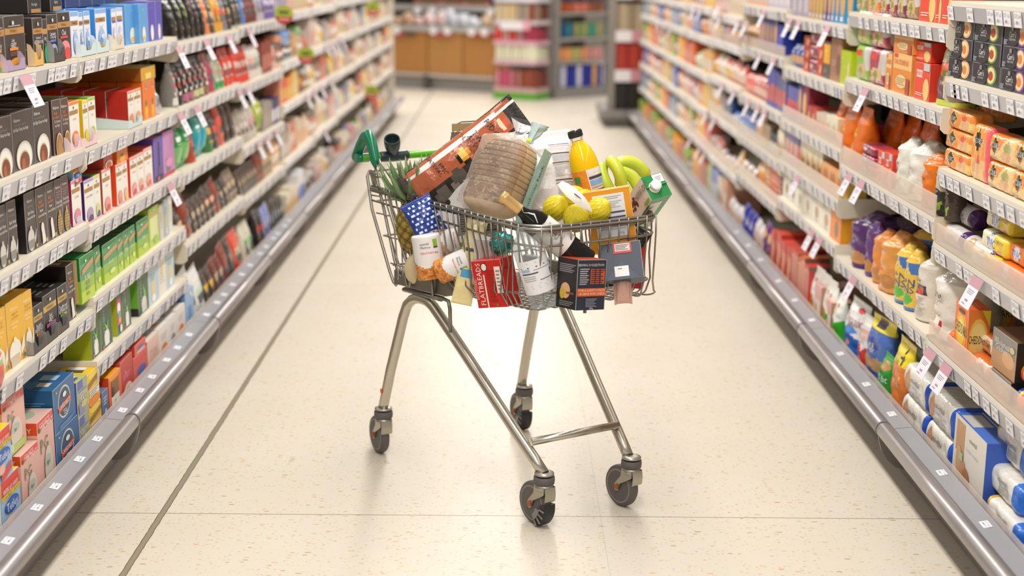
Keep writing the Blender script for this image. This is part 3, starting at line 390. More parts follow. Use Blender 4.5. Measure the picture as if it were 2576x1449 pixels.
gbag|snack_bag|stand|film|#eef2ea|white and leaf green children's snack bag|p #2fb020 0 0 0 .4 .3 .46 .6 .4 1 .5 1 0;e .6 .8 .1 .05 #e0302c;e .4 .66 .18 .1 #e8d0c4;e .5 .2 .1 .08 #e87a5c||
tray2|biscuit_packet|box|card|#e9b4b0|pink tray of biscuits with brown window|r .1 .1 .9 .6 #efe4da;e .3 .3 .14 .2 #d9a050|r 0 0 1 1 #b98a68|
gwhite|biscuit_bag|stand|film|#f2efe8|white bag with golden biscuits and red stamp|e .4 .3 .3 .16 #d9962c;r 0 0 1 .14 #b9a04c;e .6 .75 .1 .05 #d83a34;t .5 .6 0.084 #d08a8a Farm||
redb|biscuit_box|box|card|#c8443a|large red biscuit box|e .7 .6 .2 .2 #e8b888;e .6 .35 .2 .16 #e8b888;l .1 .5 .6 .8 3 #e8a8a0|r 0 0 1 1 #c8402e|r 0 0 1 1 #d8503e
redstripe|biscuit_box|box|card|#d05a34|orange red framed biscuit box|r .16 .08 .84 .9 #e8dcd0;r .3 .1 .7 .88 @1|r 0 0 1 1 @1;r 0 .9 1 1 #8a6a58|r 0 0 1 1 @1
wcook|biscuit_box|box|card|#e8e4da|white biscuit box with small %s picture|t .4 .8 0.126 #aaa Waitrose;e .6 .4 .2 .2 @1;l .4 .8 .1 .2 1 #c8b8a8|r 0 0 1 1 #d8d2c6|r 0 0 1 1 #8f857c
orbox|biscuit_box|box|card|#ee8a3c|orange biscuit box with grey biscuit picture|e .6 .4 .18 .3 #8a7868;t .4 .8 0.112 #f8dcc0 10|r 0 0 1 1 #e8a020|r 0 0 1 1 #e8944a
ovalb|biscuit_box|box|card|@1|%s thin biscuit box with oval biscuit|e .5 .55 .36 .4 #d9a860;r .25 .05 .65 .16 #e8e4ee|r 0 0 1 1 @2|r 0 0 1 1 @1
brn|biscuit_box|box|card|#b08068|tan brown biscuit box|l .1 .6 .35 .5 3 #d8b09c;e .75 .4 .2 .26 #8a5c48|r 0 0 1 1 #b0854e|
yelb|biscuit_box|box|card|#5c554f|dark grey and amber biscuit box|r .05 .4 .95 .92 #efae30;e .4 .74 .1 .05 #f8d880;l .2 .6 .15 .25 2 #aaa|r 0 0 1 1 #a88440|
limb|biscuit_box|box|card|#b4c81c|lime green biscuit box|t .4 .55 0.112 #e4ec8c Grazing;e .8 .45 .14 .26 #d9cf8a;t .2 .8 0.07 #fff 10|r 0 0 1 1 #c8dc10|r 0 0 1 1 #c0d41a
pack3|biscuit_packet|wrap|film|@1|%s flat biscuit packet|r .1 .2 .8 .8 @2||
terr|biscuit_packet|wrap|film|@1|%s flat stacked biscuit packet|r .3 0 1 1 @2||
cream|biscuit_box|box|card|#ece4cc|cream biscuit box with brown biscuits|p #b8863c 0 .1 .2 .7 .3 .4 .5 .75 .6 .3 .9 .6 1 .1;e .6 .2 .3 .2 #7c6450|r 0 0 1 1 #e4d8b8|
ogold|biscuit_box|box|card|#e8a868|orange and gold biscuit box|e .4 .4 .2 .4 #c87838;e .7 .4 .2 .4 #b0826a;r 0 0 1 .1 #f0d090|r 0 0 1 1 #e8c060|
royal|biscuit_bag|pillow|film|#1f2a9c|royal blue biscuit bag|e .5 .6 .3 .12 #c8c8e8;r .1 .2 .9 .4 #3848c0||
royalw|biscuit_bag|pillow|film|#dcd6da|white and blue biscuit bag|e .5 .5 .36 .2 #d8b090;r 0 0 1 .2 #2a38a8||
purpo|biscuit_bag|pillow|film|#5c2a78|purple and orange biscuit bag|e .5 .7 .34 .12 #e0a868;e .4 .4 .2 .1 #f08030;e .6 .25 .14 .05 #d8d0e8||
winebx|gift_box|box|card|@1|%s gift box|r .3 0 .6 1 @2||
bread|bread_pack|pillow|film|@1|%s bread pack|e .5 .5 .3 .3 @2||
'''
D={}
for ln in DT.strip().split('\n'):
    q=ln.split('|'); D[q[0]]=q[1:]+['']*(9-len(q))
PROF={
'pouch':(3.2,[(0,.96,.94),(.02,1,1),(.25,1,.97),(.5,1,.8),(.7,.99,.55),(.84,.98,.28),(.92,.97,.08),(1,.97,.03)]),
'pillow':(2.3,[(0,.98,.03),(.06,.98,.05),(.08,.96,.25),(.2,.93,.75),(.4,.92,1),(.6,.92,1),(.8,.93,.75),(.92,.96,.25),(.94,.98,.05),(1,.98,.03)]),
'stand':(2.4,[(0,.9,.3),(.03,.95,.7),(.15,1,.95),(.35,1,1),(.6,.98,.9),(.8,.96,.55),(.9,.95,.2),(.93,.98,.05),(1,1,.03)]),
'roll':(2.1,[(0,.86,.86),(.03,1,1),(.4,1.,1.),(.8,.99,.99),(.86,.86,.8),(.91,.66,.5),(.95,.62,.36),(1,.74,.14)]),
'jar':(2.4,[(0,.9,.9),(.03,1,1),(.6,1,1),(.7,.7,.7),(.72,.82,.82),(.98,.82,.82),(1,.75,.75)]),
'bottle':(2,[(0,.95,.95),(.02,1,1),(.55,1,1),(.66,.8,.8),(.76,.4,.4),(.86,.38,.38),(.865,.5,.5),(1,.5,.5)]),
'can':(2,[(0,.96,.96),(.02,1,1),(.98,1,1),(1,.94,.94)]),
'lcyl':(2,[(0,.3,.3),(.01,.86,.86),(.05,1,1),(.95,1,1),(.99,.86,.86),(1,.3,.3)]),
'wrap':(5,[(0,.82,.7),(.02,.95,.93),(.05,1,1),(.95,1,1),(.98,.95,.93),(1,.82,.7)]),
}
def fillin(s,arg):
    a=(arg or '').split(',')+['']*6
    s=s.replace('%s',a[0].replace('_',' ')).replace('%t',a[4] or ' ').replace('%u',a[5] or ' ')
    for k in (1,2,3): s=s.replace('@%d'%k,a[k] or '#999')
    return s
_pm={}
def product(key,arg,w,h,d,lod):
    kk=(key,arg,round(w,2 if lod else 3),round(h,2 if lod else 3),round(d,2),lod)
    if kk in _pm: return _pm[kk]
    w,h,d=max(kk[2],.012),max(kk[3],.012),max(kk[4],.012)
    nm,geo,mat,body,desc,F,S_,T=D[key][:8]
    body=fillin(body,arg); F=parse(fillin(F,arg)); S_=parse(fillin(S_,arg)); T=parse(fillin(T,arg)); desc=fillin(desc,arg)
    mb=MB(); rr=random.Random(hash(key) if 0 else sum(map(ord,key+(arg or ''))))
    if geo=='box':
        mb.box(0,w,0,d,0,h,body)
        paint(mb,lambda u,v,e:(u*w,-e,v*h),F,h/w,text=lod<2,nmax=20 if lod<1 else 8)
        if S_:
            paint(mb,lambda u,v,e:(-e,d*(1-u),v*h),S_,h/d,text=lod<1,nmax=16 if lod<1 else 8)
            paint(mb,lambda u,v,e:(w+e,d*u,v*h),S_,h/d,text=lod<1,nmax=16 if lod<1 else 8)
        if T: paint(mb,lambda u,v,e:(u*w,v*d,h+e),T,d/w,text=False,nmax=12)
        if lod<1: # paler strips along the folds, edge highlight painted into the colour
            ec=mixc(body,'#ffffff',.35)
            for x in (0,w): mb.box(x-.0006,x+.0006,-.0006,.0006,0,h,ec)
            mb.box(0,w,-.0006,.0006,h-.0006,h+.0006,ec)
    elif geo=='tray':
        t=.0012; c2=mixc(body,'#ffffff',.3)
        mb.box(0,w,0,d,0,t,body)
        for x in (0,w-t): mb.poly([(x,0,t),(x,d,t),(x,d,h*1.6),(x,d*.5,h*1.5),(x,0,h)],c2)
        mb.poly([(0,0,0),(w,0,0),(w,0,h),(w*.8,0,h),(w*.65,0,h*.45),(w*.35,0,h*.45),(w*.2,0,h),(0,0,h)],body)
        mb.poly([(0,t,0),(w,t,0),(w,t,h),(w*.8,t,h),(w*.65,t,h*.45),(w*.35,t,h*.45),(w*.2,t,h),(0,t,h)],c2)
    else:
        n,prof=PROF[geo]; lie=geo in('lcyl','wrap'); L,A,B=(w,h,d) if lie else (h,w,d)
        nu=(44,22,12)[lod]; nv=(36,18,8)[lod]
        if geo in ('roll','stand') and lod==0: nv=44
        def ab(t):
            for i in range(len(prof)-1):
                if t<=prof[i+1][0]+1e-9:
                    f=(t-prof[i][0])/(prof[i+1][0]-prof[i][0]); f=f*f*(3-2*f)
                    return prof[i][1]*(1-f)+prof[i+1][1]*f, prof[i][2]*(1-f)+prof[i+1][2]*f
            return prof[-1][1:]
        ts=sorted(set([i/nv for i in range(nv+1)]+[p[0] for p in prof]))
        wr=0 if geo in('jar','bottle','can') else (.05 if geo in ('wrap','lcyl') else .09)
        ph=[rr.uniform(0,6) for _ in range(6)]
        def P(t,a):
            A_,B_=ab(t); ca,sa=math.cos(a),math.sin(a)
            r=(abs(ca)**n+abs(sa)**n)**(-1/n)
            k=1+wr*.5*(math.sin(7*t*3+ph[0]+3*a)+math.sin(13*t+ph[1]+5*a)*.7+math.sin(29*t+ph[2]-4*a)*.5)*(.4+.6*abs(sa))
            if geo=='roll' and t>.82: k+=.35*(t-.82)/.18*math.sin(7*a+ph[3])
            x=ca*r*A_*A/2; y=sa*r*B_*B/2*k
            if lie: return (t*L, d/2+y, h/2+x)
            z=t*L
            if geo=='roll' and t>.8: x+=(t-.8)*A*.6*math.sin(ph[4])
            return (w/2+x,d/2+y,z)
        rs=[[P(t,2*PI*(j+.5)/nu) for j in range(nu)] for t in ts]
        def cf(i,j):
            p=rs[i][j]; q=rs[min(i+1,len(rs)-1)][(j+1)%nu]
            x,y,z=(p[0]+q[0])/2,(p[1]+q[1])/2,(p[2]+q[2])/2
            u,v=x/w,z/h; c=body
            if y<d*.55 or (lie and z>h*.7):
                for pr in F:
                    if lod==0 and (pr[0]=='l' or (pr[0]=='r' and pr[4]-pr[2]<.03)): continue
                    if inside(pr,u,v): c=pr[-1] if pr[0]!='p' else pr[1]
            else:
                for pr in F:
                    if pr[0]=='r' and pr[1]<=0 and pr[3]>=1 and inside(pr,.5,v): c=pr[-1]
                    if pr[0]=='r' and lie and pr[2]<=0 and pr[4]>=1 and inside(pr,u,.5): c=pr[-1]
            return c
        mb.rings(rs,body,0,True,(True,True),True,cf)
        if lod<1:
            def S(u,v,e):
                if lie:
                    t=u; s_=(v-.5)*2; A_,B_=ab(t)
                else:
                    t=v; s_=(u-.5)*2; A_,B_=ab(t)
                s_=max(-.97,min(.97,s_/max(A_,.01)))
                yy=(1-abs(s_)**n)**(1/n)*B_*B/2
                return (u*w,d/2-yy*(1+wr*.55)-e-.0008,v*h)
            for q in F:
                if q[0]=='l' or (q[0]=='r' and q[4]-q[2]<.03):
                    if q[0]=='l': _,x0,x1,y0,y1,n_,cl=q; L_=[(x0,x1-(x1-x0)*(.25*((j*37)%5)/4),y1-(y1-y0)*(j+.7)/n_,y1-(y1-y0)*(j+.3)/n_) for j in range(int(n_))]
                    else: _,x0,y0,x1,y1,cl=q; L_=[(x0,x1,y0,y1)]
                    for a_,b_,c_,d_ in L_:
                        for k_ in range(5):
                            u0=a_+(b_-a_)*k_/5; u1=a_+(b_-a_)*(k_+1)/5; mb.poly([S(u0,c_,0),S(u1,c_,0),S(u1,d_,0),S(u0,d_,0)],cl)
                if q[0] in 'tT': mb.text(q[5],lambda u,v:S(u,v,0),q[1],q[2],q[3],q[4],0,rot=q[0]=='T',maxw=.9,asp=h/w)
    me=mb.mesh(nm,(mat,))
    _pm[kk]=(nm,me,desc,w,h,d); return _pm[kk]
# ---------------------------------------------------------------- shelving bays
XF={'L':-1.268,'R':1.272}; XI={'L':-1.29,'R':1.294}      # front of the shelf lips, front of the goods
YB={'L':2.976,'R':2.95}
ZS={'L':[[1.28,1.018,.79,.524],[1.28,1.012,.772,.553,.35],[1.26,1.01,.76,.475],[1.27,.995,.70,.455],[1.29,1.02,.785,.47],[1.29,1.03,.79,.48],[1.3,1.04,.78,.49],[1.3,1.04,.78,.49],[1.3,1.04,.78,.49],[1.3,1.04,.78,.49]],
    'R':[[1.463,1.246,.981,.755,.455],[1.395,1.152,.825,.465],[1.345,1.115,.875,.68,.50],[1.365,1.15,.885,.665,.45],[1.29,1.13,.90,.67,.41],[1.31,1.12,.88,.65,.42],[1.31,1.12,.88,.65,.42],[1.31,1.12,.88,.65,.42],[1.31,1.12,.88,.65,.42]]}
ZBASE=.125
ORD='first second third fourth fifth sixth seventh eighth ninth tenth eleventh twelfth thirteenth fourteenth fifteenth sixteenth seventeenth eighteenth nineteenth twentieth'.split()
def ordw(n):
    return ORD[n] if n<20 else ('twenty-','thirty-','forty-')[(n+1)//10-2]+(ORD[(n+1)%10-1] if (n+1)%10 else 'zeroth')
SHW=['top','second','third','fourth','fifth','sixth']
SIDE={'L':'left','R':'right'}
def shname(side,bay,si): return ('bottom' if si==len(ZS[side][bay]) else SHW[si])+' shelf, '+ORD[bay]+' '+SIDE[side]+' bay'
def short(desc,tail,mx=16):
    a=desc
    for cut in (' with ',' and ',', '):
        if len((a+' '+tail).split())<=mx: break
        a=a.split(cut)[0]
    while len((a+' '+tail).split())>mx: a=' '.join(a.split()[:-1])
    return a+', '+tail
# price tickets: three shared meshes
TK=[]
for tx in ('1.49','£2','2.34'):
    mb=MB(); mb.box(-.026,.026,-.0004,.0004,-.0195,.0195,'#f3f2f6')
    S=lambda u,v,e:(-.026+u*.052,-.0004-e,-.0195+v*.039)
    paint(mb,S,parse('l .08 .55 .58 .9 3 #c4c2ca;t .76 .72 .22 #77757f '+tx+';r .28 .24 .5 .42 #9a98a2;l .1 .24 .2 .3 1 #bbb;l .55 .9 .26 .4 2 #c4c2ca'),.75)
    TK.append(mb.mesh('price_ticket',('matt',)))
mb=MB(); mb.box(-.042,.042,-.0005,.0005,-.088,0,'#e9e7f0')
paint(mb,lambda u,v,e:(-.042+u*.084,-.0005-e,-.088+v*.088),parse('r 0 .68 1 1 #c795a0;l .2 .8 .42 .6 3 #a9a7b6;r .35 .2 .6 .26 #b88;l .2 .5 .08 .14 1 #99a'),1.9)
TALK=mb.mesh('promotional_ticket',('matt',))
def bracket_me(sg):
    mb=MB(); pts=[(0,.004),(-.004,-.03),(-.003,-.06),(.01,-.072),(.03,-.074),(.42,-.03),(.42,.004)]
    mb.rings([[(sg*a,y,b) for a,b in pts] for y in (-.0025,.0025)],'#fff',0,sm=False); return mb.mesh('end_bracket',('cream',))
BRK={'L':bracket_me(-1),'R':bracket_me(1)}
def make_bay(side,k):
    sg=-1 if side=='L' else 1; y0=YB[side]+1.25*k; y1=y0+1.25; X=XF[side]; near=k<4
    nm=f'{ORD[k]} {SIDE[side]}'
    t=mkobj('shelving_bay',None,None,(sg*1.5,y0+.625,0),label=f"cream shelving bay with grey ticket strips, {ORD[k]} from the camera on the {SIDE[side]} side",cat='shelving',group='shelving bays along the aisle')
    def P(x,y,z): return (x-sg*1.5,y-y0-.625,z)
    def bx(name,xa,xb,ya,yb,za,zb,mat,par=None,col='#fff'):
        mb=MB(); a,b=P(min(xa,xb),ya,za),P(max(xa,xb),yb,zb); mb.box(a[0],b[0],a[1],b[1],a[2],b[2],col); return mb.obj(name,mat,par or t)
    bx('back_panel',sg*1.74,sg*1.76,y0+.002,y1-.002,.05,1.62,'dark')
    bx('upright',sg*1.70,sg*1.74,y0+.001,y0+.031,0,1.62,'cream')
    bx('kick_plate',X+sg*-.02+sg*.0,X+sg*.0,y0+.001,y1-.001,0.004,.1,'kick')
    bx('base_shelf',X-sg*.014,sg*1.74,y0+.001,y1-.001,.1,ZBASE,'cream')
    # ticket strip leaning above the rail, in front of the base shelf
    mb=MB(); a=P(sg*1.196,y0+.002,.166); b=P(sg*1.252,y1-.002,.172)
    q=[(a[0],a[2]-.006),(b[0],b[2]-.006),(b[0],b[2]),(a[0],a[2])]
    mb.rings([[(x,y,z) for x,z in q] for y in (a[1],b[1])],'#a3a1a6',0,sm=False); st=mb.obj('base_ticket_strip','greyp',t)
    for i in range((6 if sg<0 else 3) if near else 0):
        yy=y0+.12+(.19 if sg<0 else .37)*i+rnd.uniform(-.03,.03); p=P(sg*1.224,yy,.1698)
        o=mkobj('price_ticket',TK[i%3],st,p); o.scale=(.8,1,.6); o.rotation_euler=(R(-80),0,R(90) if side=='L' else R(-90)); 
    bx('clear_upstand',X-sg*.0175,X-sg*.016,y0+.004,y1-.004,ZBASE,.19,'acrylic')
    # bumper rail tube and rounded end bracket at each joint
    mb=MB(); c=P(sg*1.171 if side=='L' else 1.164,y0,.163)
    mb.rings([[(c[0]+.0245*math.cos(2*PI*j/20),y,c[2]+.0245*math.sin(2*PI*j/20)) for j in range(20)] for y in (c[1]+.004,c[1]+1.246)])
    rl=mb.obj('bumper_rail','rail',t)
    mb=MB(); mb.rings([[(c[0]+.0262*math.cos(2*PI*j/20),y,c[2]+.0262*math.sin(2*PI*j/20)) for j in range(20)] for y in (c[1]+.0005,c[1]+.009)]); mb.obj('joint_ring','hub',rl)
    mb=MB(); pts=[(1.148,.16),(1.152,.125),(1.163,.09),(1.184,.06),(1.21,.039),(1.239,.033),(1.239,.112),(1.215,.13),(1.19,.15)]
    mb.rings([[P(sg*x,y,z) for x,z in (pts if sg>0 else pts[::-1])] for y in (y0+.001,y0+.012)],sm=False); mb.obj('bumper_end','hub',rl)
    mb=MB(); mb.rings([[P(sg*x,y,z) for x,z in ((1.25,.118),(1.215,.126),(1.19,.138),(1.188,.132),(1.213,.118),(1.25,.11))] for y in (y0,y1)],sm=False); mb.obj('rail_flange','rail',rl)
    for si,z in enumerate(ZS[side][k]):
        mb=MB(); a=P(X+sg*.002,y0+.004,z-.022); b=P(sg*1.72,y1-.004,z)
        mb.box(min(a[0],b[0]),max(a[0],b[0]),a[1],b[1],a[2],b[2]); sh=mb.obj('shelf','cream',t)
        mb=MB(); yy=y0+.006
        cuts=[]
        rr=random.Random(k*31+si*7+(5 if side=='L' else 0)); y=.03
        while y<1.18:
            cuts.append(y+rr.choice((.0,.012,.03))); y+=rr.choice((.06,.08,.11,.13,.16)) if near else rr.choice((.055,.06,.08))
        f=P(X-sg*.004,0,0)[0]; g=P(X+sg*.002,0,0)[0]
        q=[(f,z-.011),(f+sg*.008,z-.052),(f+sg*.012,z-.052),(g+sg*.002,z-.011)]
        segs=[(0.004,1.246,'#b4b2b8')] if near else []
        if not near:
            y=.004
            for c_ in cuts: segs+= [(y,c_,'#b4b2b8'),(c_,min(c_+.048,1.246),'#eeedf2')]; y=min(c_+.048,1.246)
            if y<1.246: segs.append((y,1.246,'#b4b2b8'))
        for a_,b_,cc in segs:
            mb.rings([[(x,P(0,y0+yy_,0)[1],zz) for x,zz in (q if sg<0 else q[::-1])] for yy_ in (a_,b_)],cc,0,sm=False)
        st=mb.obj('ticket_strip','gloss' if near else 'matt',sh)
        if near:
            for i,c_ in enumerate(cuts):
                p=P(X-sg*.0025,y0+c_+.024,z-.0315); o=mkobj('price_ticket',TK[rr.randrange(3)],st,p); o.rotation_euler=(R(10),0,R(90) if side=='L' else R(-90))
        for yy_ in (y0+.0035,y1-.0035):
            mkobj('end_bracket',BRK[side],sh,P(X+sg*.001,yy_,z))
        if (side,k,si) in RISER:
            mb=MB(); a=P(X+sg*.004,y0+.01,z); b=P(X+sg*.0065,y1-.01,z+RISER[(side,k,si)]); mb.box(min(a[0],b[0]),max(a[0],b[0]),a[1],b[1],a[2],b[2]); mb.obj('clear_riser','acrylic',sh)
RISER={('R',0,3):.062,('R',0,4):.066,('R',1,2):.07,('R',2,2):.06,('R',2,3):.05,('R',3,3):.06,('R',3,4):.05,('R',4,3):.06,('R',4,4):.06,('R',3,1):.05,('R',5,4):.06,('R',4,1):.05}
for k in range(10): make_bay('L',k)
for k in range(9): make_bay('R',k)
# ---------------------------------------------------------------- goods
CNT={}; NAMED={}
def put(side,bay,si,z,X,ya,yb,h,key,arg,o,num,lod,tail0=None):
    w=abs(yb-ya)-.003; sg=-1 if side=='L' else 1
    geo=D[key][1]
    dd=o.get('d',{'box':.085 if h<.2 else .11,'tray':.16,'wrap':.07,'lcyl':h,'roll':w*.95,'pouch':min(.09,w*.8),'pillow':.06,'stand':max(.07,w*.45),'jar':w,'bottle':w,'can':w}[geo])
    nm,me,desc,mw,mh,md=product(key,arg,w,h,dd,lod)
    out=[]
    st=int(o.get('s',1)); nr=int(o.get('n',2 if (geo=='box' and bay<2 and dd<.12) else 1))
    wh=shname(side,bay,si)
    for r_ in range(nr):
        for s_ in range(st if r_==0 or 's' in o else 1):
            jit=rnd.uniform(-.002,.002)*(1 if lod else .5)
            x=X+sg*(o.get('y',0)+r_*(md+.004)+abs(jit)); zz=z+s_*(mh+.0012)+o.get('z',0)
            y=(ya if side=='L' else yb)
            p='' if st==1 else ('lowest' if s_==0 else 'topmost' if s_==st-1 else ORD[s_]+' up')+' in the '
            tail=f"{p}{ordw(num)} {'stack ' if st>1 else ''}{'row ' if 0 else ''}on {wh}"
            if r_: tail='behind the '+tail
            ob=mkobj(nm,me,None,(x,y,zz),label=short(desc,tail),cat=nm.replace('_',' '),group=f"{nm.replace('_',' ')} row on {wh}")
            e=o.get('r',rnd.uniform(-.8,.8) if geo in('box',) else rnd.uniform(-3,3) if lod==0 and geo in ('pouch','stand','pillow','roll') else 0)
            lean=o.get('t',0)
            ob.rotation_euler=(R(lean),R(o.get('q',0)),R(90 if side=='L' else -90)+R(e if r_==0 else 0))
            out.append(ob)
    return out
def items(side,bay,si,txt,X=None):
    z=ZBASE if si>=len(ZS[side][bay]) else ZS[side][bay][si]; z+=.0006
    base=si>=len(ZS[side][bay]); X=XI[side]+(0 if X is None else X)-((.02 if side=='R' else -.02) if base else 0)
    for ln in txt.strip().split('\n'):
        q=ln.split()
        if not q: continue
        a,b,h=float(q[0]),float(q[1]),float(q[2]); key,_,arg=q[3].partition(':')
        o={}
        for w in q[4:]:
            kk,vv=w.split('='); o[kk]=float(vv)
        Xi=X+(o.get('y',0))*(-1 if side=='L' else 1)
        zz=z+o.get('z',0)
        ya,yb=Yof(a,Xi,zz),Yof(b,Xi,zz)
        ck=(side,bay,si,); n=CNT.get(ck,0); CNT[ck]=n+1
        put(side,bay,si,z,X,min(ya,yb),max(ya,yb),h,key,arg,o,n,0 if bay<2 else 1)
def tohex(c):
    return '#'+''.join('%02x'%max(0,min(255,int(round(255*(12.92*k if k<=.0031308 else 1.055*k**(1/2.4)-.055))))) for k in c[:3])
def fill(side,bay,si,spec,skip=0):
    """evenly faced goods along one shelf: 'key:arg height width count [opts]' comma separated, from the near end"""
    z=(ZBASE if si>=len(ZS[side][bay]) else ZS[side][bay][si])+.0006
    y=YB[side]+1.25*bay+.02+skip; y1=YB[side]+1.25*(bay+1)-.02; i=0; sp=[q.split() for q in spec.split('|')]
    rr=random.Random(bay*17+si*3+(side=='R'))
    tot=sum(float(q[2])*int(q[3]) for q in sp); sc=(y1-y)/tot
    for q in sp:
        key,_,arg=q[0].partition(':'); h=float(q[1]); w=float(q[2])*sc; o={}
        for k in q[4:]:
            kk,vv=k.split('='); o[kk]=float(vv)
        for j in range(int(q[3])):
            if key!='gap':
                n=CNT.get((side,bay,si),0); CNT[(side,bay,si)]=n+1
                if bay>3:
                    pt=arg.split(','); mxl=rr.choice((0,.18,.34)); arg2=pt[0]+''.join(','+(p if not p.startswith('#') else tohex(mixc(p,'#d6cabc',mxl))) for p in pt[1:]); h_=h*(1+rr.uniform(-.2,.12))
                else: arg2=arg; h_=h*(1+rr.uniform(-.04,.04))
                put(side,bay,si,z,XI[side]-((.02 if side=='R' else -.02) if si>=len(ZS[side][bay]) else 0),y,y+w,h_,key,arg2,dict(o),n,1 if bay<4 else 2)
            y+=w
def talkers(side,bay,si,pxs):
    sg=-1 if side=='L' else 1; z=ZS[side][bay][si]; X=XF[side]-sg*.006
    for i,px in enumerate(pxs):
        y=Yof(px,X,z-.01); n=CNT.get(('tk',side,bay,si),0); CNT[('tk',side,bay,si)]=n+1
        o=mkobj('promotional_ticket',TALK,None,(X,y,z-.012),label=f"white and pink hanging price card, {ordw(n)} under the {shname(side,bay,si)}",cat='price card',group='hanging price cards on the shelf edges')
        o.rotation_euler=(R(-24),0,R(90) if side=='L' else R(-90))
# ---- near left bays
items('L',0,0,'''
-40 -12 .135 lady
-11 16 .135 lady
17 68 .137 lady
88 112 .125 aft
112 124 .12 mint n=1
124 150 .13 lap
150 181 .133 chai
''')
items('L',1,0,'''
182 203 .132 camo
203 214 .128 camo n=1
215 231 .13 camo
244 273 .132 camo
284 296 .128 camo2
297 312 .13 camo2
318 352 .135 blue n=1 y=.02 d=.15
353 375 .135 blue n=1
375 394 .14 violet n=1
394 410 .14 violet n=1
''')
items('L',0,0,'''
20 66 .03 srp:pale_mauve_cut-out_display_tray,#b79cc0 d=.02 y=-.019 n=1
90 112 .038 srp:yellow_cut-out_display_tray,#e8b65c d=.02 y=-.019 n=1
138 166 .04 srp:dark_brown_cut-out_display_tray,#4a403c d=.02 y=-.019 n=1
''')
items('L',1,0,'''
206 243 .036 srp:white_and_aqua_cut-out_display_tray,#d3e6e6 d=.02 y=-.019 n=1
246 276 .036 srp:white_and_aqua_display_tray,#d3e6e6 d=.02 y=-.019 n=1
290 314 .032 srp:cream_display_tray,#e8dcc4 d=.02 y=-.019 n=1
''')
items('L',0,0,'''
72 104 .05 night z=.132 y=.06 n=1 d=.12
128 156 .05 night2 z=.135 y=.05 n=1 d=.12
''')
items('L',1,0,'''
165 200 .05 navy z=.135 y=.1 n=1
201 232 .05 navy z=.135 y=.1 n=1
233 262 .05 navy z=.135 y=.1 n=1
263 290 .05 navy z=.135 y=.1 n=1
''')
items('L',0,1,'''
-48 -8 .15 wt
-7 36 .15 wt
37 89 .152 wt
90 131 .155 wt
138 159 .155 wt2
160 178 .152 wt2
180 205 .135 fruitw:orange_slices,#f0882c,#e0672c,#f3a83c,ORANGE
''')
items('L',1,1,'''
213 226 .135 fruitw:lemons,#f0dc30,#e8cc00,#f2dc5c,LEMON n=1
227 244 .138 fruitw:peppers_and_lime,#a9cf4a,#7fae3c,#d8603c,APPLE
325 340 .118 fruitw:an_orange_segment,#e8a06c,#c8281c,#e09a50,SPICED n=4 d=.07
341 359 .118 fruitw:an_orange_segment,#e8a06c,#c8281c,#e09a50,SPICED n=4 d=.07
363 378 .135 pineap n=3
379 393 .135 pineap n=3
396 414 .12 cbag:pale_grey,#bdb8ba,#a9a4a6 n=1
356 392 .045 yellowlie n=1 z=.137 d=.22
''')
items('L',1,1,'''
180 205 .03 srp:white_and_rose_display_tray,#f0ccd2 d=.02 y=-.019 n=1
208 246 .03 srp:white_and_pink_display_tray,#f0ccd2 d=.02 y=-.019 n=1
325 360 .028 srp:white_and_turquoise_display_tray,#cfe3e4 d=.3 y=-.019 n=1
''')
items('L',0,2,'''
-60 -30 .16 pot
-28 0 .16 pot
1 25 .158 pot
26 48 .16 pot
70 96 .16 pot n=1
97 121 .16 pot2
122 143 .16 pot2
144 160 .16 pot3 n=1
161 178 .162 pot3
185 208 .135 fruitw:pink_berries,#e58aa0,#a8285a,#b9c8e8,CAMOMILE
''')
items('L',1,2,'''
217 240 .135 fruitw:blackberries,#b59ac8,#4a2470,#50405c,BLACKCURRANT
241 256 .135 fruitw:grapes,#d8dc8c,#7a9a4c,#4c6090,APPLE n=1
262 284 .14 fruitw:redcurrants,#ee9a94,#c24e34,#d84c3c,CHERRY
296 311 .135 fruitw:pink_grapefruit,#f0a090,#f0501c,#e88c64,ORANGE n=1
312 325 .135 fruitw:peach_slices,#f4b89c,#f0501c,#f0c03c,MANGO n=1
331 348 .135 fruitw:strawberries,#f0a0a0,#e8401c,#d8403c,STRAWBERRY n=1
349 365 .135 fruitw:a_chilli_pepper,#f0b09c,#e05a3c,#d85a3c,CRANBERRY n=1
366 387 .14 fruitw:rosehips,#f0b0a4,#e05a3c,#dc7458,ROSEHIP n=1
391 413 .16 purp n=1
414 440 .165 pink n=1
''')
items('L',1,2,'''
185 206 .055 tetley:x z=.136 n=1
262 283 .055 redcup z=.141 n=1 d=.14
296 322 .055 pineap z=.136 n=1 d=.14
''')
items('L',0,3,'''
-36 -8 .17 yellow n=1
-7 24 .17 yellow n=1
-20 27 .15 sbag:green_and_red_landscape,#9db36a,#d8442c,#e04a34,TEA y=-.045 n=1 d=.05
25 66 .172 yellow
67 88 .17 yellow n=1
90 112 .115 blk:white,#e88a2c,,,English,BREAKFAST
114 146 .125 blk:white,#b9589a,,,Earl,GREY
150 172 .122 blk:white,#8aa83c,,,Traditional,AFTERNOON
174 193 .165 pot2 n=1
''')
items('L',0,3,'''
86 117 .035 srp:black_printed_cut-out_display_tray,#38312f d=.09 y=-.019 n=1
118 148 .037 srp:black_printed_display_tray,#38312f d=.09 y=-.019 n=1
150 176 .036 srp:dark_printed_display_tray,#38312f d=.09 y=-.019 n=1
10 84 .06 yellowlie z=.173 n=1 y=.04 d=.14
''')
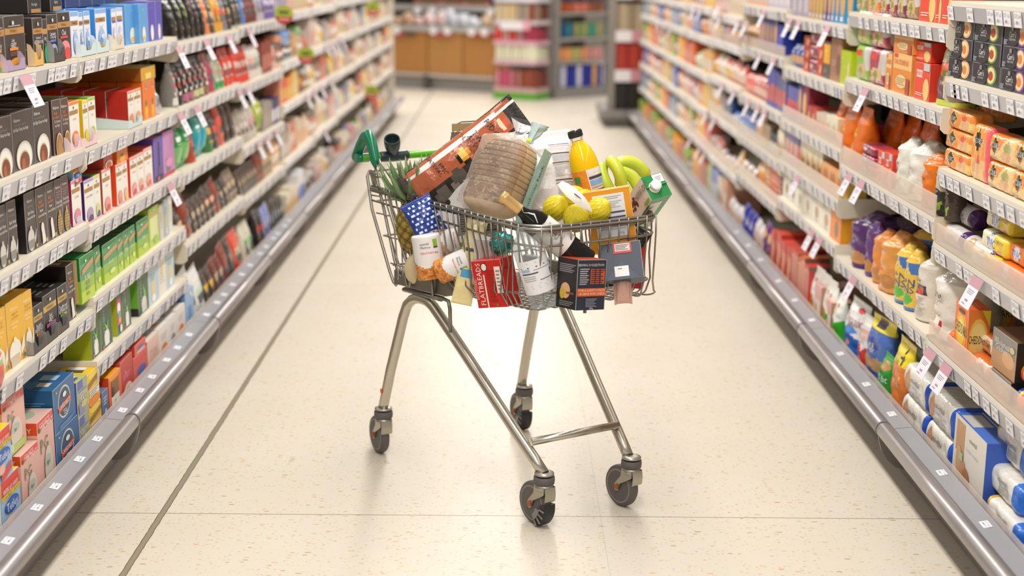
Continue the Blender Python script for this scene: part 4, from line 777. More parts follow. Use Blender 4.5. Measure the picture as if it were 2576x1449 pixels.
items('L',1,3,'''
206 240 .14 greenbig n=1 d=.16 y=-.01
241 256 .135 green:,,,,Green n=1
262 297 .125 green:,,,,Green
298 312 .125 green:,,,,Lime
313 326 .125 green:,,,,Mint n=1
327 342 .125 green:,,,,Green
348 375 .125 green:,,,,Fruit
378 403 .14 lime n=1 d=.12
404 414 .13 palew n=1
415 424 .14 paleb n=1
425 436 .14 palew n=1
''')
items('L',1,4,'''
233 256 .135 dgreen n=1
257 284 .135 dgreen n=1
297 312 .135 dgreenp n=1
313 331 .135 dgreen
350 374 .14 blackgreen n=1
376 398 .14 paleb n=1
399 420 .145 palew
421 440 .145 paleb
''')
items('L',0,4,'''
-80 -40 .2 whp:blue,#4a6cc0 n=1
-38 8 .2 whp:blue,#4a6cc0 n=1
12 58 .15 tetley n=1
62 104 .17 pg n=1
105 145 .215 pg n=1
147 200 .13 cafe s=2 n=1 d=.12
203 228 .11 york s=2 n=1 d=.11
229 258 .105 twy s=2 n=1 d=.1
''')
items('L',0,4,'''
-8 34 .13 tetley z=.152 n=1
14 70 .15 pg z=.176 n=1 y=.02
''')
items('L',1,5,'''
262 277 .115 slate n=1
279 307 .14 twyo n=1
308 338 .15 redcup n=1 d=.12
340 372 .12 redtet n=1
374 402 .13 redw n=1 d=.14
403 428 .13 whp:orange,#e88a50 n=1 d=.14
429 447 .13 whp:grey,#9a94a0 n=1 d=.14
448 468 .135 whp:orange,#e88a50 n=1 d=.14
470 490 .17 ltblue n=1 d=.11
''')
items('L',1,5,'''
340 366 .035 redtet z=.122 n=1
''')
# ---- middle left bays, from the near end
fill('L',2,0,'cb:black,#2a2522 .17 .1 1|cb:lime_green,#bfc83c .17 .075 2|cb:coral_pink,#d8667c .17 .07 1|cb:pale_grey,#b09e96 .16 .07 2|cbag:orange_and_pink,#e0804c,#e8b070 .15 .07 1|cbag:dark_grey,#4c423c,#c9beb4 .15 .07 1|cbag:gold_and_red,#d8a038,#e0582c .17 .07 2|cbag:grey_and_coral,#7c7a88,#e8683c .16 .07 1|cbag:charcoal,#3a3430,#c8a878 .16 .07 1')
fill('L',2,1,'cbag2:grey_white,#8c8884,#d86a60,#e9e4dc .17 .06 1|cbag2:black_and_red,#1a1614,#e0402c,#3a3634 .17 .06 1|cbag2:black_mottled,#2c2c2a,#d87a6c,#b86a84 .17 .07 2|cbag2:charcoal,#3a3430,#c86a7c,#c9cc94 .17 .07 2|cbag2:brown,#7a5248,#e8d8cc,#96684c .17 .06 1|cbag:magenta,#b03a5e,#a8385a .17 .09 1|cbag2:green_and_silver,#a9b49c,#f08a5c,#18984a .16 .07 2|cbag:bright_red,#d83c24,#e4ded6 .17 .075 2')
fill('L',2,2,'flow:bright_green,#2f9a50,#7cc070 .17 .1 2|cbag:terracotta,#b9523c,#c8644c .16 .08 1 q=4|flow:turquoise,#4caaa8,#20a8c0 .19 .09 2 q=-4|cbag:green_and_yellow,#3f7a3c,#e8b450 .17 .09 1|cbag:charcoal_and_coral,#4c4442,#d8504c .17 .1 1|cbag:coral_red,#d86450,#dc4c3c .19 .08 1 q=-3|cbag:dark_brown,#3c2e2a,#58463e .19 .1 2')
fill('L',2,3,'cbag:dark_and_cream,#4c4038,#c8b090 .14 .08 1 q=-6|cbag:chestnut_brown,#8c3c2a,#7c3424 .17 .1 1 q=-8|cbag:dark_brown,#4a3c36,#b8a48c .13 .07 3 q=-6|cbag:brown_and_peach,#544640,#e8a888 .14 .08 2 q=-6|cbag:rust_brown,#94402c,#7c3826 .15 .08 1 q=-8|cbag:dark_grey,#48403c,#b8a48c .13 .07 2 q=-6|cbag:taupe,#8c7a68,#c4ac88 .14 .08 2 q=-6')
fill('L',2,4,'cbag:white_and_green,#e6e8e4,#40a040 .21 .14 1 q=-10|cbag:white,#e8e8e6,#c8e0c8 .2 .13 1 q=-8|cbag:dark_and_amber,#443a36,#e8b43c .16 .08 2 q=-8|cbag:chestnut_brown,#6c3024,#b8a48c .17 .08 2 q=-8|cbag:rust_brown,#84382c,#94443a .2 .1 1 q=-8|cbag:dark_grey,#4a423e,#8c8474 .2 .09 1 q=-6|cbag:scarlet_and_green,#e0452c,#c8bc98 .22 .16 1')
fill('L',3,0,'cbag:charcoal,#3c3634,#a8947c .16 .08 2|cbag:blue,#4c7cbc,#9cacd0 .17 .08 1|cbag:maroon,#6c3434,#8c4c48 .16 .08 3|cbag:grey_and_white,#b8b0b4,#7c74a0 .16 .08 2|cbag:violet_and_white,#6c58a4,#e0d4dc .16 .09 3')
fill('L',3,1,'cbag:red_and_white,#d8402c,#e4dcd4 .17 .08 4|cbag:white_and_coral,#dcd4cc,#e87c68 .16 .08 2|cbag:white_and_green,#dcd8cc,#3a8c64 .16 .08 2|ctn:dark_red,#8c3c34,#c87868 .16 .09 3|cbag:cream_pink,#e0b8a8,#d8806c .16 .08 2')
fill('L',3,2,'cbag:pale_grey,#b8aca0,#e0d8cc .17 .09 3|cbag:silver_and_pink,#c4bcb4,#dc8c98 .17 .09 2|flow:lime_and_grey,#b4bc44,#8ca84c .17 .07 2|ctn:taupe,#988c84,#ac9c90 .15 .08 3|ctn:navy_blue,#28285c,#e4e0ec .14 .1 2')
fill('L',3,3,'cbag:dark_brown,#4c3e3a,#b09878 .13 .08 3 q=-6|cbag:dark_and_cream,#544840,#c8b490 .13 .08 3 q=-6|cbag:rust_brown,#8c3c2a,#a04834 .17 .1 2 q=-5|cbag:tan,#b09878,#d8b088 .15 .08 3|flow:orange_and_cream,#e09840,#e8dcc8 .15 .08 3')
fill('L',3,4,'cbag:white_and_green,#d8d4c0,#48a058 .2 .1 2|gap .1 .1 1|cbag:black_and_red,#1e1a1a,#c83428 .2 .09 2|cbag:periwinkle_blue,#8490cc,#b0b0c4 .2 .08 2|cbag:black,#262424,#9aacb0 .19 .08 3|cbag:black_and_silver,#2c2a28,#b4b0ac .17 .07 2')
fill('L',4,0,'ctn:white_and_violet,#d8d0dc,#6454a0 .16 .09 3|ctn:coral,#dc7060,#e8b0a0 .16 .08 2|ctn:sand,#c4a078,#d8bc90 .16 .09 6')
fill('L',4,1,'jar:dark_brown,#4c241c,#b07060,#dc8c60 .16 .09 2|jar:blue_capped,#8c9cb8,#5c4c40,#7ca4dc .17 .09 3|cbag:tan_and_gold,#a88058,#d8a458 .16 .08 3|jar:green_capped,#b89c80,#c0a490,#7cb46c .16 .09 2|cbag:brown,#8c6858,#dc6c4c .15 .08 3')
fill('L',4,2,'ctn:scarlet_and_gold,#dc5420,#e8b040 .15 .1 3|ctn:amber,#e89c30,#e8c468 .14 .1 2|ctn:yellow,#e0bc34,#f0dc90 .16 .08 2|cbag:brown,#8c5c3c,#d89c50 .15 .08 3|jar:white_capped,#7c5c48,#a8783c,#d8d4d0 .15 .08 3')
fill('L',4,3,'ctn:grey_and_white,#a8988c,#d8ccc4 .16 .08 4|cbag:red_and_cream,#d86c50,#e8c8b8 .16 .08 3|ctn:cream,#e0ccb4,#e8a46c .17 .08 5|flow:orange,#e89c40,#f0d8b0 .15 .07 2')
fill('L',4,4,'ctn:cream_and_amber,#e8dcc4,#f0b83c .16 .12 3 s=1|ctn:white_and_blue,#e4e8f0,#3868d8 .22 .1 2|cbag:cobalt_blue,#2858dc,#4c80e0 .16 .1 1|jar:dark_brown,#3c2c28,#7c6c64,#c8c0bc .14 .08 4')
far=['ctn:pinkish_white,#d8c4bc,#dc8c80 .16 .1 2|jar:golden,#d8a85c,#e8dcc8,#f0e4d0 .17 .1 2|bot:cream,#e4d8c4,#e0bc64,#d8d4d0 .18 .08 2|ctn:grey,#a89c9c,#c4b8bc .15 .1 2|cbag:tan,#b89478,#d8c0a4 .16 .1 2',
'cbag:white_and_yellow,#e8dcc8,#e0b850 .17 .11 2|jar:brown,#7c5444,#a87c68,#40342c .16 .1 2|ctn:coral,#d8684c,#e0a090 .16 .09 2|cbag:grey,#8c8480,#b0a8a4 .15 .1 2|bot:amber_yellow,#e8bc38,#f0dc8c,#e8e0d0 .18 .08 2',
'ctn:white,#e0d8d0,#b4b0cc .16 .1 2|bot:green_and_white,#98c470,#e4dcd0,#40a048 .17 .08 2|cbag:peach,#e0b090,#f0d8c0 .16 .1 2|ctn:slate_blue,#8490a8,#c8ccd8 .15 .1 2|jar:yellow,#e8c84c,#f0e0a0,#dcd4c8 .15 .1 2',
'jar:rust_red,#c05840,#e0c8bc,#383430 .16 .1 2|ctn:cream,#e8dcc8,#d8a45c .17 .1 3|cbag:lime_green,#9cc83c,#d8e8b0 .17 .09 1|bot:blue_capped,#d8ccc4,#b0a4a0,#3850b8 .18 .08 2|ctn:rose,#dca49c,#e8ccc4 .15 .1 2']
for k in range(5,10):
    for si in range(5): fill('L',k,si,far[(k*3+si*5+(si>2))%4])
# ---- near right bays
items('R',0,1,'''
2442 2384 .056 carr:peach_ring,#f0b078,#e08440 s=3 n=1
2513 2444 .056 carr:green_ring,#5f9a34,#b8402c s=3 n=1
2583 2516 .056 carr:purple_ring,#9a50b0,#e08450 s=3 n=1
2650 2586 .056 carr:purple_ring,#9a50b0,#e08450 s=3 n=1
''')
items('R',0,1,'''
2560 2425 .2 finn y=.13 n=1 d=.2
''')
items('R',0,2,'''
2434 2372 .058 jacob s=3 n=1
2478 2437 .155 jacobt n=1 d=.06
2541 2481 .072 jacobw s=2 n=1
2610 2543 .072 jacobw s=2 n=1
''')
items('R',0,2,'''
2500 2440 .05 jacob z=.15 y=.07 n=1
''')
items('R',0,3,'''
2416 2348 .062 dig n=1
2490 2418 .062 dig n=1
2500 2440 .05 tuc y=-.005 d=.06 n=1 z=.0
2570 2508 .05 tuco n=1
2640 2572 .05 tuco n=1
''')
items('R',0,3,'''
2440 2370 .06 dig z=.06 y=.035 n=1
2470 2400 .06 dig z=.116 y=.07 n=1
2528 2466 .052 tuc z=.052 y=.01 n=1
2540 2478 .052 tuc z=.105 y=.03 n=1
2600 2536 .052 tuco z=.052 y=.02 n=1
''')
items('R',0,4,'''
2386 2340 .055 chroll n=1 y=.01
2434 2396 .17 ched n=1 d=.062 r=-3
2482 2436 .055 chroll n=1 y=.0
2540 2490 .06 whole n=1 d=.12
2600 2546 .058 orb n=1
2660 2604 .058 orb n=1
''')
items('R',0,4,'''
2410 2358 .055 chroll z=.05 y=.03 n=1
2500 2448 .055 chroll z=.052 y=.03 n=1
2550 2492 .105 whole z=.062 n=1 d=.12 y=.004
2610 2552 .058 orb z=.06 n=1 y=.02
2440 2402 .165 ched y=.11 n=1 d=.13
''')
items('R',0,5,'''
2322 2266 .1 ess s=2 n=1 d=.12
2386 2326 .1 ess s=2 n=1 d=.12
2470 2392 .2 esst n=2 d=.07
2560 2476 .07 gold n=1 d=.1
2650 2566 .07 wroll n=1
''')
items('R',0,5,'''
2330 2286 .1 ess z=.1 y=.14 n=1 d=.12
2392 2340 .1 ess z=.1 y=.14 n=1 d=.12
2560 2480 .075 gold z=.072 y=.02 n=1 d=.1
2580 2500 .085 gold z=.15 y=.05 n=1 d=.13
2680 2596 .07 wroll z=.07 y=.03 n=1
''')
items('R',1,0,'''
2178 2152 .15 crisp:olive,#8c9468 n=1
2210 2180 .14 crisp:orange,#e08c3c n=1
2232 2212 .13 crisp:maroon,#9c3c54 n=1
2252 2234 .13 crisp:maroon,#9c3c54 n=1
2274 2254 .13 crisp:plum,#7c4050 n=1
2306 2276 .13 crisp:tan,#a87c4c n=1
2350 2312 .15 ryred n=1
2366 2352 .13 ryred n=1
2393 2368 .14 ryred n=1
''')
items('R',1,1,'''
2180 2149 .128 crisp:lime,#8fbe3c s=2 n=1 d=.09
2222 2183 .128 crisp:maroon,#a83c50 s=2 n=1 d=.09
2240 2226 .12 rybox n=1
2290 2243 .13 rybox n=1 d=.12
2334 2298 .115 ryred n=1 d=.12
2392 2340 .21 kpouch n=1 r=6
''')
items('R',1,1,'''
2298 2248 .075 rybox z=.132 n=1 d=.2
2340 2302 .06 ryred z=.117 n=1 d=.12 y=.01
''')
items('R',1,2,'''
2098 2084 .22 opouch n=1
2128 2100 .22 opouch n=1
2160 2130 .225 opouch n=2 d=.1
2195 2164 .035 mpack s=3 n=1 d=.08
2222 2205 .11 ryred n=1
2240 2224 .115 ryred n=1
2268 2244 .185 kall:white_and_berry,#e8e6dc,#2c3430 n=1
2303 2272 .19 kall:white_leaf_print,#e6e4da,#2c3430 n=1
2334 2306 .17 kall:orange,#e87a24,#3c2c1c n=1
2366 2337 .155 kall:black,#33302f,#f0ece4 n=1
2385 2368 .15 kall:dark_coffee,#4a3c34,#f0ece4 n=1
''')
items('R',1,2,'''
2240 2204 .22 opouch y=.1 n=1
2280 2244 .22 opouch y=.12 n=1
2320 2284 .22 opouch y=.12 n=1
2190 2166 .035 mpack z=.0 y=.09 s=4 n=1
''')
items('R',1,3,'''
2162 2128 .2 rroll:violet,#5a3470,#7a5888 n=1
2182 2168 .2 rroll:violet,#6a4480,#7a5888 n=1
2204 2184 .19 rroll:orange_and_gold,#e08c44,#e0603c n=1
2228 2198 .205 rroll:amber_and_orange,#e09a4c,#e0603c n=1 y=-.01
2262 2240 .2 corn n=1
2282 2264 .2 corn n=1
2318 2288 .215 kallb n=1
2380 2330 .22 kallc n=1
''')
items('R',1,3,'''
2250 2215 .21 rroll:plum,#4c3450,#58405c y=.12 n=1
2310 2270 .22 corn y=.12 n=1
2360 2320 .22 corn y=.13 n=1
2400 2362 .22 kallc y=.11 n=1
''')
items('R',1,4,'''
2062 2046 .16 tray2 n=1 d=.14
2083 2064 .19 gbag n=1
2100 2084 .18 gbag n=1
2142 2108 .21 bluebag n=1 r=4
2166 2146 .2 wipes n=1 r=8
2196 2160 .23 salt n=1 r=8 y=-.005
2220 2198 .14 greenb n=1
2262 2226 .24 four n=1
''')
items('R',1,4,'''
2290 2250 .2 greenb y=.13 n=1
2330 2290 .18 four y=.17 n=1
2240 2205 .22 salt y=.12 n=1
''')
# ---- right bays further away, near end first
fill('R',2,0,'ovalb:cyan,#1c90c0,#1c90c0 .16 .12 2|ovalb:cyan,#2c88c4,#2c88c4 .16 .07 2|ovalb:indigo,#4c4488,#3c3c98 .15 .07 2|ovalb:tan_and_lime,#b89c5c,#98b820 .15 .07 2|ovalb:tan_and_rose,#b88c6c,#b8908c .15 .07 2|ctn:grey_lilac,#a89cac,#c4bcc8 .14 .12 3')
fill('R',2,1,'limb .125 .16 1|brn .17 .17 1|yelb .15 .14 1|redb .06 .1 1 s=3|mpack .055 .16 1 s=3|redb .05 .12 1 s=3|flow:blue_and_peach,#5060b0,#e0b088 .1 .1 3')
fill('R',2,2,'gap .1 .16 1|cream .1 .1 2|ctn:cream_and_red,#dccab8,#c84c40 .09 .1 2|cbx:red_and_tan,#b84438,#e0b080 .1 .09 2|cbx:maroon_and_peach,#94344c,#e8b878 .19 .12 1|ovalb:royal_blue,#2c44a8,#2c44a8 .17 .1 1|ctn:periwinkle_and_red,#5c64b0,#e0584c .15 .08 3')
fill('R',2,3,'ogold .1 .12 3|cream .16 .1 4|ctn:navy_and_coral,#24386c,#e06458 .17 .05 1|ctn:mauve_and_peach,#7c78ac,#e0a890 .16 .09 3')
fill('R',2,4,'orbox .12 .17 1 d=.14|wcook:tan,#c8a080 .13 .17 2 d=.14|wcook:oat,#b8a488 .13 .15 2 d=.14|wcook:brown,#8c7864 .13 .14 2 d=.14')
fill('R',2,5,'tray2 .14 .1 1|gwhite .2 .13 3 r=5|redstripe:coral_red,#dc4c48 .19 .1 1|redstripe:orange,#dc7c44 .2 .08 2|redstripe:grey_and_red,#c85044 .2 .08 2|redb .2 .14 3 d=.16')
fill('R',3,0,'ctn:pale_lilac,#c8bccc,#dcd4dc .14 .12 4|ctn:peach,#dcb09c,#e0c8b8 .13 .1 5')
fill('R',3,1,'gap .1 .14 1|ctn:deep_blue,#2038a0,#4c58c0 .14 .14 1|ovalb:blue_and_copper,#3850b0,#2838a0 .15 .1 2|ovalb:violet_blue,#5458b0,#2c64b4 .15 .1 3|flow:gold_and_brown,#d8a060,#8c6c54 .12 .09 4')
fill('R',3,2,'ctn:slate_and_coral,#6c74a0,#e07064 .17 .09 2|ctn:periwinkle,#5458a8,#d86858 .18 .1 3|flow:red_and_white,#d04c38,#e8c4b8 .12 .1 4|flow:scarlet,#d83c28,#f0a090 .11 .09 3')
fill('R',3,3,'cream .13 .08 2|ctn:dark_green_and_white,#3c4c58,#d8dce0 .1 .1 2|ctn:tan,#b09878,#d0b898 .12 .12 2|flow:peach,#e0a47c,#e8bc9c .15 .12 2|flow:blue,#3c64b4,#90b0e8 .13 .1 4')
fill('R',3,4,'terr:burnt_orange,#d87448,#a8644c .026 .14 1 s=6|terr:terracotta,#b8705c,#d8704c .026 .15 1 s=7|terr:brown_orange,#a0685c,#d89858 .026 .15 1 s=7|flow:gold,#e0b058,#e89838 .14 .1 2|dig .06 .15 3')
fill('R',3,5,'redb .2 .12 1|purpo .18 .16 2|royalw .15 .15 2|royal .17 .15 3|royalw .14 .12 2')
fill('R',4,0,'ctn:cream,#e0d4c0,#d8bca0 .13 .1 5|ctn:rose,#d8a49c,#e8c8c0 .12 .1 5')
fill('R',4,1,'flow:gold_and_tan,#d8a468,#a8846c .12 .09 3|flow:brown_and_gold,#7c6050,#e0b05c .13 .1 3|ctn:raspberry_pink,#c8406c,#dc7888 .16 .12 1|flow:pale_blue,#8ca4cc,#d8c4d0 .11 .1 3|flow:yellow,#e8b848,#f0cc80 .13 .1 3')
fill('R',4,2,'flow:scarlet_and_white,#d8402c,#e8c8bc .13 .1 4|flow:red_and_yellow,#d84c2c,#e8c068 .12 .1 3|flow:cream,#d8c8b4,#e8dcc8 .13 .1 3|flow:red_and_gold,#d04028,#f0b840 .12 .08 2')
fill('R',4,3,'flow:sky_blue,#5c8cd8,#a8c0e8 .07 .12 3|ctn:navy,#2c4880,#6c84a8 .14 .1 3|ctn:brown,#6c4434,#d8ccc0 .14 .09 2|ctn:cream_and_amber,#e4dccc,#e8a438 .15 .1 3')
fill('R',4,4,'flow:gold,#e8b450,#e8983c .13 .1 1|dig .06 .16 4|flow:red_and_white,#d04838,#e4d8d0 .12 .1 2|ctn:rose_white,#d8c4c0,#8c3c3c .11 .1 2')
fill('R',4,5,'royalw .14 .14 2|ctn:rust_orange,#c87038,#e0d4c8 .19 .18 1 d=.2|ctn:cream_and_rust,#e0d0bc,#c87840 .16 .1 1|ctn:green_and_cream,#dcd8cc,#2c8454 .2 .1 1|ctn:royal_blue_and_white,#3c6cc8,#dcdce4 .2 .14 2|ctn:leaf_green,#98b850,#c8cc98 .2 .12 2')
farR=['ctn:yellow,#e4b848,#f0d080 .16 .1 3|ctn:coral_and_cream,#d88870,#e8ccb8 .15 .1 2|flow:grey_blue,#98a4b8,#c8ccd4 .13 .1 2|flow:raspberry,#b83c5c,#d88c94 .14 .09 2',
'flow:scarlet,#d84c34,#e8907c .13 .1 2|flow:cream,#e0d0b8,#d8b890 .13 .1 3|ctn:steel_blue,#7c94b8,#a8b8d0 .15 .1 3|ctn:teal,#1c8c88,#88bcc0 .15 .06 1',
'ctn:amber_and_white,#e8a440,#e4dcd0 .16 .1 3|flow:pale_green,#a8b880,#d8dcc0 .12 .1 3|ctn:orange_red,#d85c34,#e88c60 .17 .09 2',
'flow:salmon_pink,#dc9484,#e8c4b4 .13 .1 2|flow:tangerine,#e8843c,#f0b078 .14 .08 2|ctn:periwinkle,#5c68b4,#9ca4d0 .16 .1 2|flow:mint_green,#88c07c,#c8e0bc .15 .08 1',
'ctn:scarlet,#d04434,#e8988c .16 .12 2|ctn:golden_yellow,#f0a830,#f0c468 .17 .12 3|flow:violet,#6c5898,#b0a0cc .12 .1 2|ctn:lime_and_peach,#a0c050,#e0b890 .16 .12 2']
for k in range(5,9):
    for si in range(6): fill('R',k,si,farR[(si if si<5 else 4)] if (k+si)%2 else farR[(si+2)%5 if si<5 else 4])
talkers('L',0,0,[60]); talkers('L',2,0,[447,516,572,625]); talkers('L',2,1,[452,492]); talkers('L',3,1,[600,620]); talkers('L',1,2,[425])
talkers('L',3,2,[648,668,692]); talkers('L',5,2,[806,830]); talkers('L',5,3,[815]); talkers('L',4,1,[762]); talkers('L',4,2,[770,788]); talkers('L',6,1,[820,832,846,858])
talkers('R',2,0,[1990,2013,2085]); talkers('R',2,3,[2010]); talkers('R',1,2,[2140,2170]); talkers('R',1,1,[2180]); talkers('R',0,3,[2462]); talkers('R',0,4,[2345,2385])
talkers('R',1,3,[2150]); talkers('R',3,0,[1925,1812]); talkers('R',3,1,[1915,1950]); talkers('R',3,2,[1886,1910,1928]); talkers('R',2,4,[2045,2065]); talkers('R',4,0,[1860,1880,1815]); talkers('R',4,2,[1820,1850]); talkers('R',4,3,[1780,1800])
talkers('R',4,4,[1762,1775]); talkers('R',5,0,[1750,1765]); talkers('R',5,4,[1740]); talkers('R',6,1,[1660,1675,1690])

def disc(px,py,X,r,lab):
    d=ray(px,py); q=CAM+d*(X/d.x); mb=MB(); N=32
    mb.lathe([(r,0),(r,.003)],N,(0,.003,0),(0,-1,0),col='#a9b83c')
    mb.poly([(r*math.cos(a),-.0006,r*math.sin(a)) for a in [R(192)+R(156)*j/16 for j in range(17)]],'#b8362c')
    for x0,x1,z0,z1,c_ in ((-.5,.5,.05,.45,'#6c7434'),(-.55,.55,-.62,-.36,'#d89890')): mb.poly([(x0*r,-.0012,z0*r),(x1*r,-.0012,z0*r),(x1*r,-.0012,z1*r),(x0*r,-.0012,z1*r)],c_)
    mb.box(-.004,.004,.003,.005,-r*1.6,0,'#d8d4d0'); mb.obj('offer_disc','matt',None,q,label=lab,cat='offer sign',group='round lime and red offer signs on the left shelving')
disc(714,37,-1.14,.047,'round lime and red offer sign, highest one near the coffee bags')
disc(770,140,-1.14,.047,'round lime and red offer sign, on the second shelf past the red bags')
disc(938,22,-1.14,.06,'distant round lime and red offer sign by the cream end of the shelving')
disc(935,232,-1.14,.06,'distant round lime and red offer sign low on the far left shelving')
# ---------------------------------------------------------------- shopping trolley, local axes: x forward, y to its far side, z up
TO=V((-.174,4.519,0)); TU=V((.527,-.85,0)).normalized(); TV=V((-TU.y,TU.x,0))
def T(a,b,z): return TO+TU*a+TV*b+V((0,0,z))
def PB(px,py,b): return at_plane(px,py,TO+TV*b,TV)
def PA(px,py,a): return at_plane(px,py,TO+TU*a,TU)
def arc(p0,pc,p1,n=6): # rounded corner p0 -> p1 around corner point pc
    p0,pc,p1=V(p0),V(pc),V(p1); return [p0*(1-t)**2+pc*2*t*(1-t)+p1*t*t for t in [i/n for i in range(n+1)]]
tr=mkobj('shopping_trolley',None,None,TO,math.atan2(TU.y,TU.x),label='wire shopping trolley full of groceries standing in the middle of the aisle',cat='trolley')
def hw(a): return .255-(a+.085)*(.039/.872)
def loop(z,off=0,z2=None,a0=-.085,af=.787,rc=.075,sh=0):
    z2=z if z2 is None else z2
    def H(a): return hw(a)+off-sh
    zz=lambda a:z+(z2-z)*(a-a0)/(af-a0)
    af=af+off; L=[V((a0,-H(a0),z)),V((af-rc,-H(af-rc),zz(af-rc)))]
    c=arc((af-rc,-H(af-rc),zz(af-rc)),(af,-H(af),z2),(af+.008,-H(af)+rc,z2),8)
    f=[V((af+.012,0,z2))]
    d=[V((p.x,-p.y,p.z)) for p in c[::-1]]
    return L[:1]+c+f+d+[V((a0,H(a0),z))]
mb=MB()
for z,o,r in ((.873,.001,.0042),(.8655,.006,.0042),(.858,.001,.004)): mb.tube(loop(z,o),r,8)
mb.obj('top_rim','wire',tr)
mb=MB(); mb.tube(loop(.828,.003,.819),.0034,8); mb.obj('middle_rail','wire',tr)
zlow=lambda a:.64+(a-.33)*.1
mb=MB(); mb.tube(loop(.64,-.004,.687,a0=.33,af=.79,sh=.004),.0036,8); mb.obj('lower_rail','wire',tr)
zf=lambda a:.583+(a-.05)*.078
def abot(a): return .05+(a+.085)*(.735/.872)
k=0
for i in range(23):
    a=.0+i*.0335; ab_=abot(a); mb=MB(); h=hw(a)+.006; hb=hw(ab_)-.012; zb=zf(ab_)
    zl=zlow(ab_)
    am=a+(ab_-a)*.75; dn=.006*math.sin(i*1.7)
    pts=[(a,-h,.876),(a+(am-a)*.25,-h-.001,.826),(a+(am-a)*.6,-h+.008+dn,.755),(am,-h+.001,zl)]+[tuple(p) for p in arc((ab_,-hb-.004,zb+.016),(ab_,-hb,zb),(ab_,-hb+.018,zb),4)]
    pts=pts+[(x,-y,z) for x,y,z in pts[::-1]]
    mb.tube(pts,.0026,6); mb.obj('side_wire','wire',tr)
for i in range(13):
    b=-.192+i*.032; mb=MB(); af=.801; bb=b*.97
    dn=.005*math.sin(i*2.3)
    tilt=(.014 if i%3==0 else -.01 if i%3==1 else 0)
    pts=[(af,b,.876),(af+.001,b,.82),(af-.006,b+dn,.755),(af-.0,bb,.687),(af-.012,bb+tilt,.655)]+[tuple(p) for p in arc((.79,bb+tilt*1.3,.65),(.785,bb+tilt,zf(.785)),(.76,bb,zf(.76)),4)]+[(.35,bb*1.1,zf(.35)+.001),(.07,bb*1.2,zf(.07)+.001)]
    mb.tube(pts,.0026,6); mb.obj('front_wire','wire',tr)
# rear end: posts, rungs and swing gate
for sgn in (-1,1):
    for nm,pts,r in (('rear_post',[(-.1,-.235,.918),(-.114,-.25,.915),(-.112,-.258,.9),(-.078,-.26,.8),(.03,-.255,.62),(.045,-.25,.588),(.062,-.248,.578)],.0052),
                     ('handle_post',[(-.075,-.25,.95),(-.062,-.25,.9),(-.005,-.25,.79),(.055,-.25,.66),(.08,-.25,.62),(.083,-.25,.6)],.0052),
                     ('rear_upright',[(-.04,-.252,.962),(-.018,-.253,.93),(.06,-.256,.8),(.15,-.256,.66),(.178,-.258,.618),(.175,-.262,.598),(.158,-.262,.597),(.142,-.258,.625)],.0046)):
        mb=MB(); mb.tube([(a,b*-sgn,z) for a,b,z in pts],r,8); mb.obj(nm,'wire',tr)
    for a0,a1,z in ((-.065,.0,.905),(-.092,-.035,.842),(-.06,.03,.79),(-.012,.08,.725),(.035,.135,.645)):
        mb=MB(); mb.tube([(a0,sgn*.253,z),(a1,sgn*.253,z+.004)],.0026,6); mb.obj('side_rung','wire',tr)
    # steel chassis channel with clamp, foot bar and drop hook
    mb=MB(); mb.rings([[(a,sgn*(.222+y),z) for y,z in ((0,0),(.03,0),(.03,.043),(.026,.046),(.004,.046),(0,.043))] for a,z0 in ((.055,0),(.385,0))],sm=False)
    mb.v=[(x,y,z+.583+(x-.055)*.075) for x,y,z in mb.v]; mb.obj('chassis_channel','plate',tr)
    mb=MB(); mb.tube([(.1,sgn*.236,.572),(.33,sgn*.236,.588)],.0085,8,flat=1.6); mb.obj('mounting_bar','plate',tr)
    mb=MB(); mb.tube([(.29,sgn*.256,.652),(.31,sgn*.262,.655),(.318,sgn*.262,.64),(.318,sgn*.258,.6),(.3,sgn*.25,.592),(.35,sgn*.246,.596),(.385,sgn*.243,.593),(.392,sgn*.242,.57),(.392,sgn*.24,.5)],.0058,8); mb.obj('clamp_hook','plate',tr)
    L=[(-.01,-.264,.16),(-.004,-.263,.178),(.035,-.257,.3),(.072,-.251,.4),(.104,-.246,.487),(.125,-.243,.528),(.15,-.239,.549),(.175,-.235,.559),(.205,-.231,.5615),(.23,-.227,.559),(.255,-.223,.548),(.3,-.217,.516),(.371,-.206,.462),(.464,-.192,.39),(.555,-.178,.318),(.643,-.165,.25),(.72,-.153,.192),(.762,-.147,.158)]
    mb=MB(); mb.tube([(a,b*-sgn,z) for a,b,z in L],.0165,16); lg=mb.obj('side_frame_tube','tube',tr)
    if sgn<0:
        mb=MB(); mb.ball((.008,-.2785,.225),.009,10,6,sc=(.8,.25,1.)); s_=mb.obj('sticker','matt',lg); s_.data.color_attributes['Col']
        for d_ in s_.data.color_attributes['Col'].data: d_.color=lin('#e06a2c')
        s_['label']='small orange sticker'
mb=MB(); mb.tube([(.7,-.152,.236),(.7,.152,.236)],.0115,14); mb.obj('cross_bar','tube',tr)
for i in range(11):
    b=-.23+i*.046; mb=MB(); mb.tube([(-.095,b,.918),(-.06,b,.82),(-.01,b,.72),(.06,b*.97,.6)],.0022,6); mb.obj('gate_wire','wire',tr)
for a,z in ((-.098,.918),(-.06,.828),(-.012,.725),(.045,.64)):
    mb=MB(); mb.tube([(a,-.25,z),(a,.25,z)],.0034,6); mb.obj('gate_rail','wire',tr)
mb=MB(); mb.rings([[(x,-.254+y,z) for x,z in ((-.108,.918),(-.06,.915),(-.062,.885),(-.075,.868),(-.082,.872))] for y in (0,.004)],'#b9b0a8',sm=False); mb.obj('gate_hinge_plate','plate',tr)
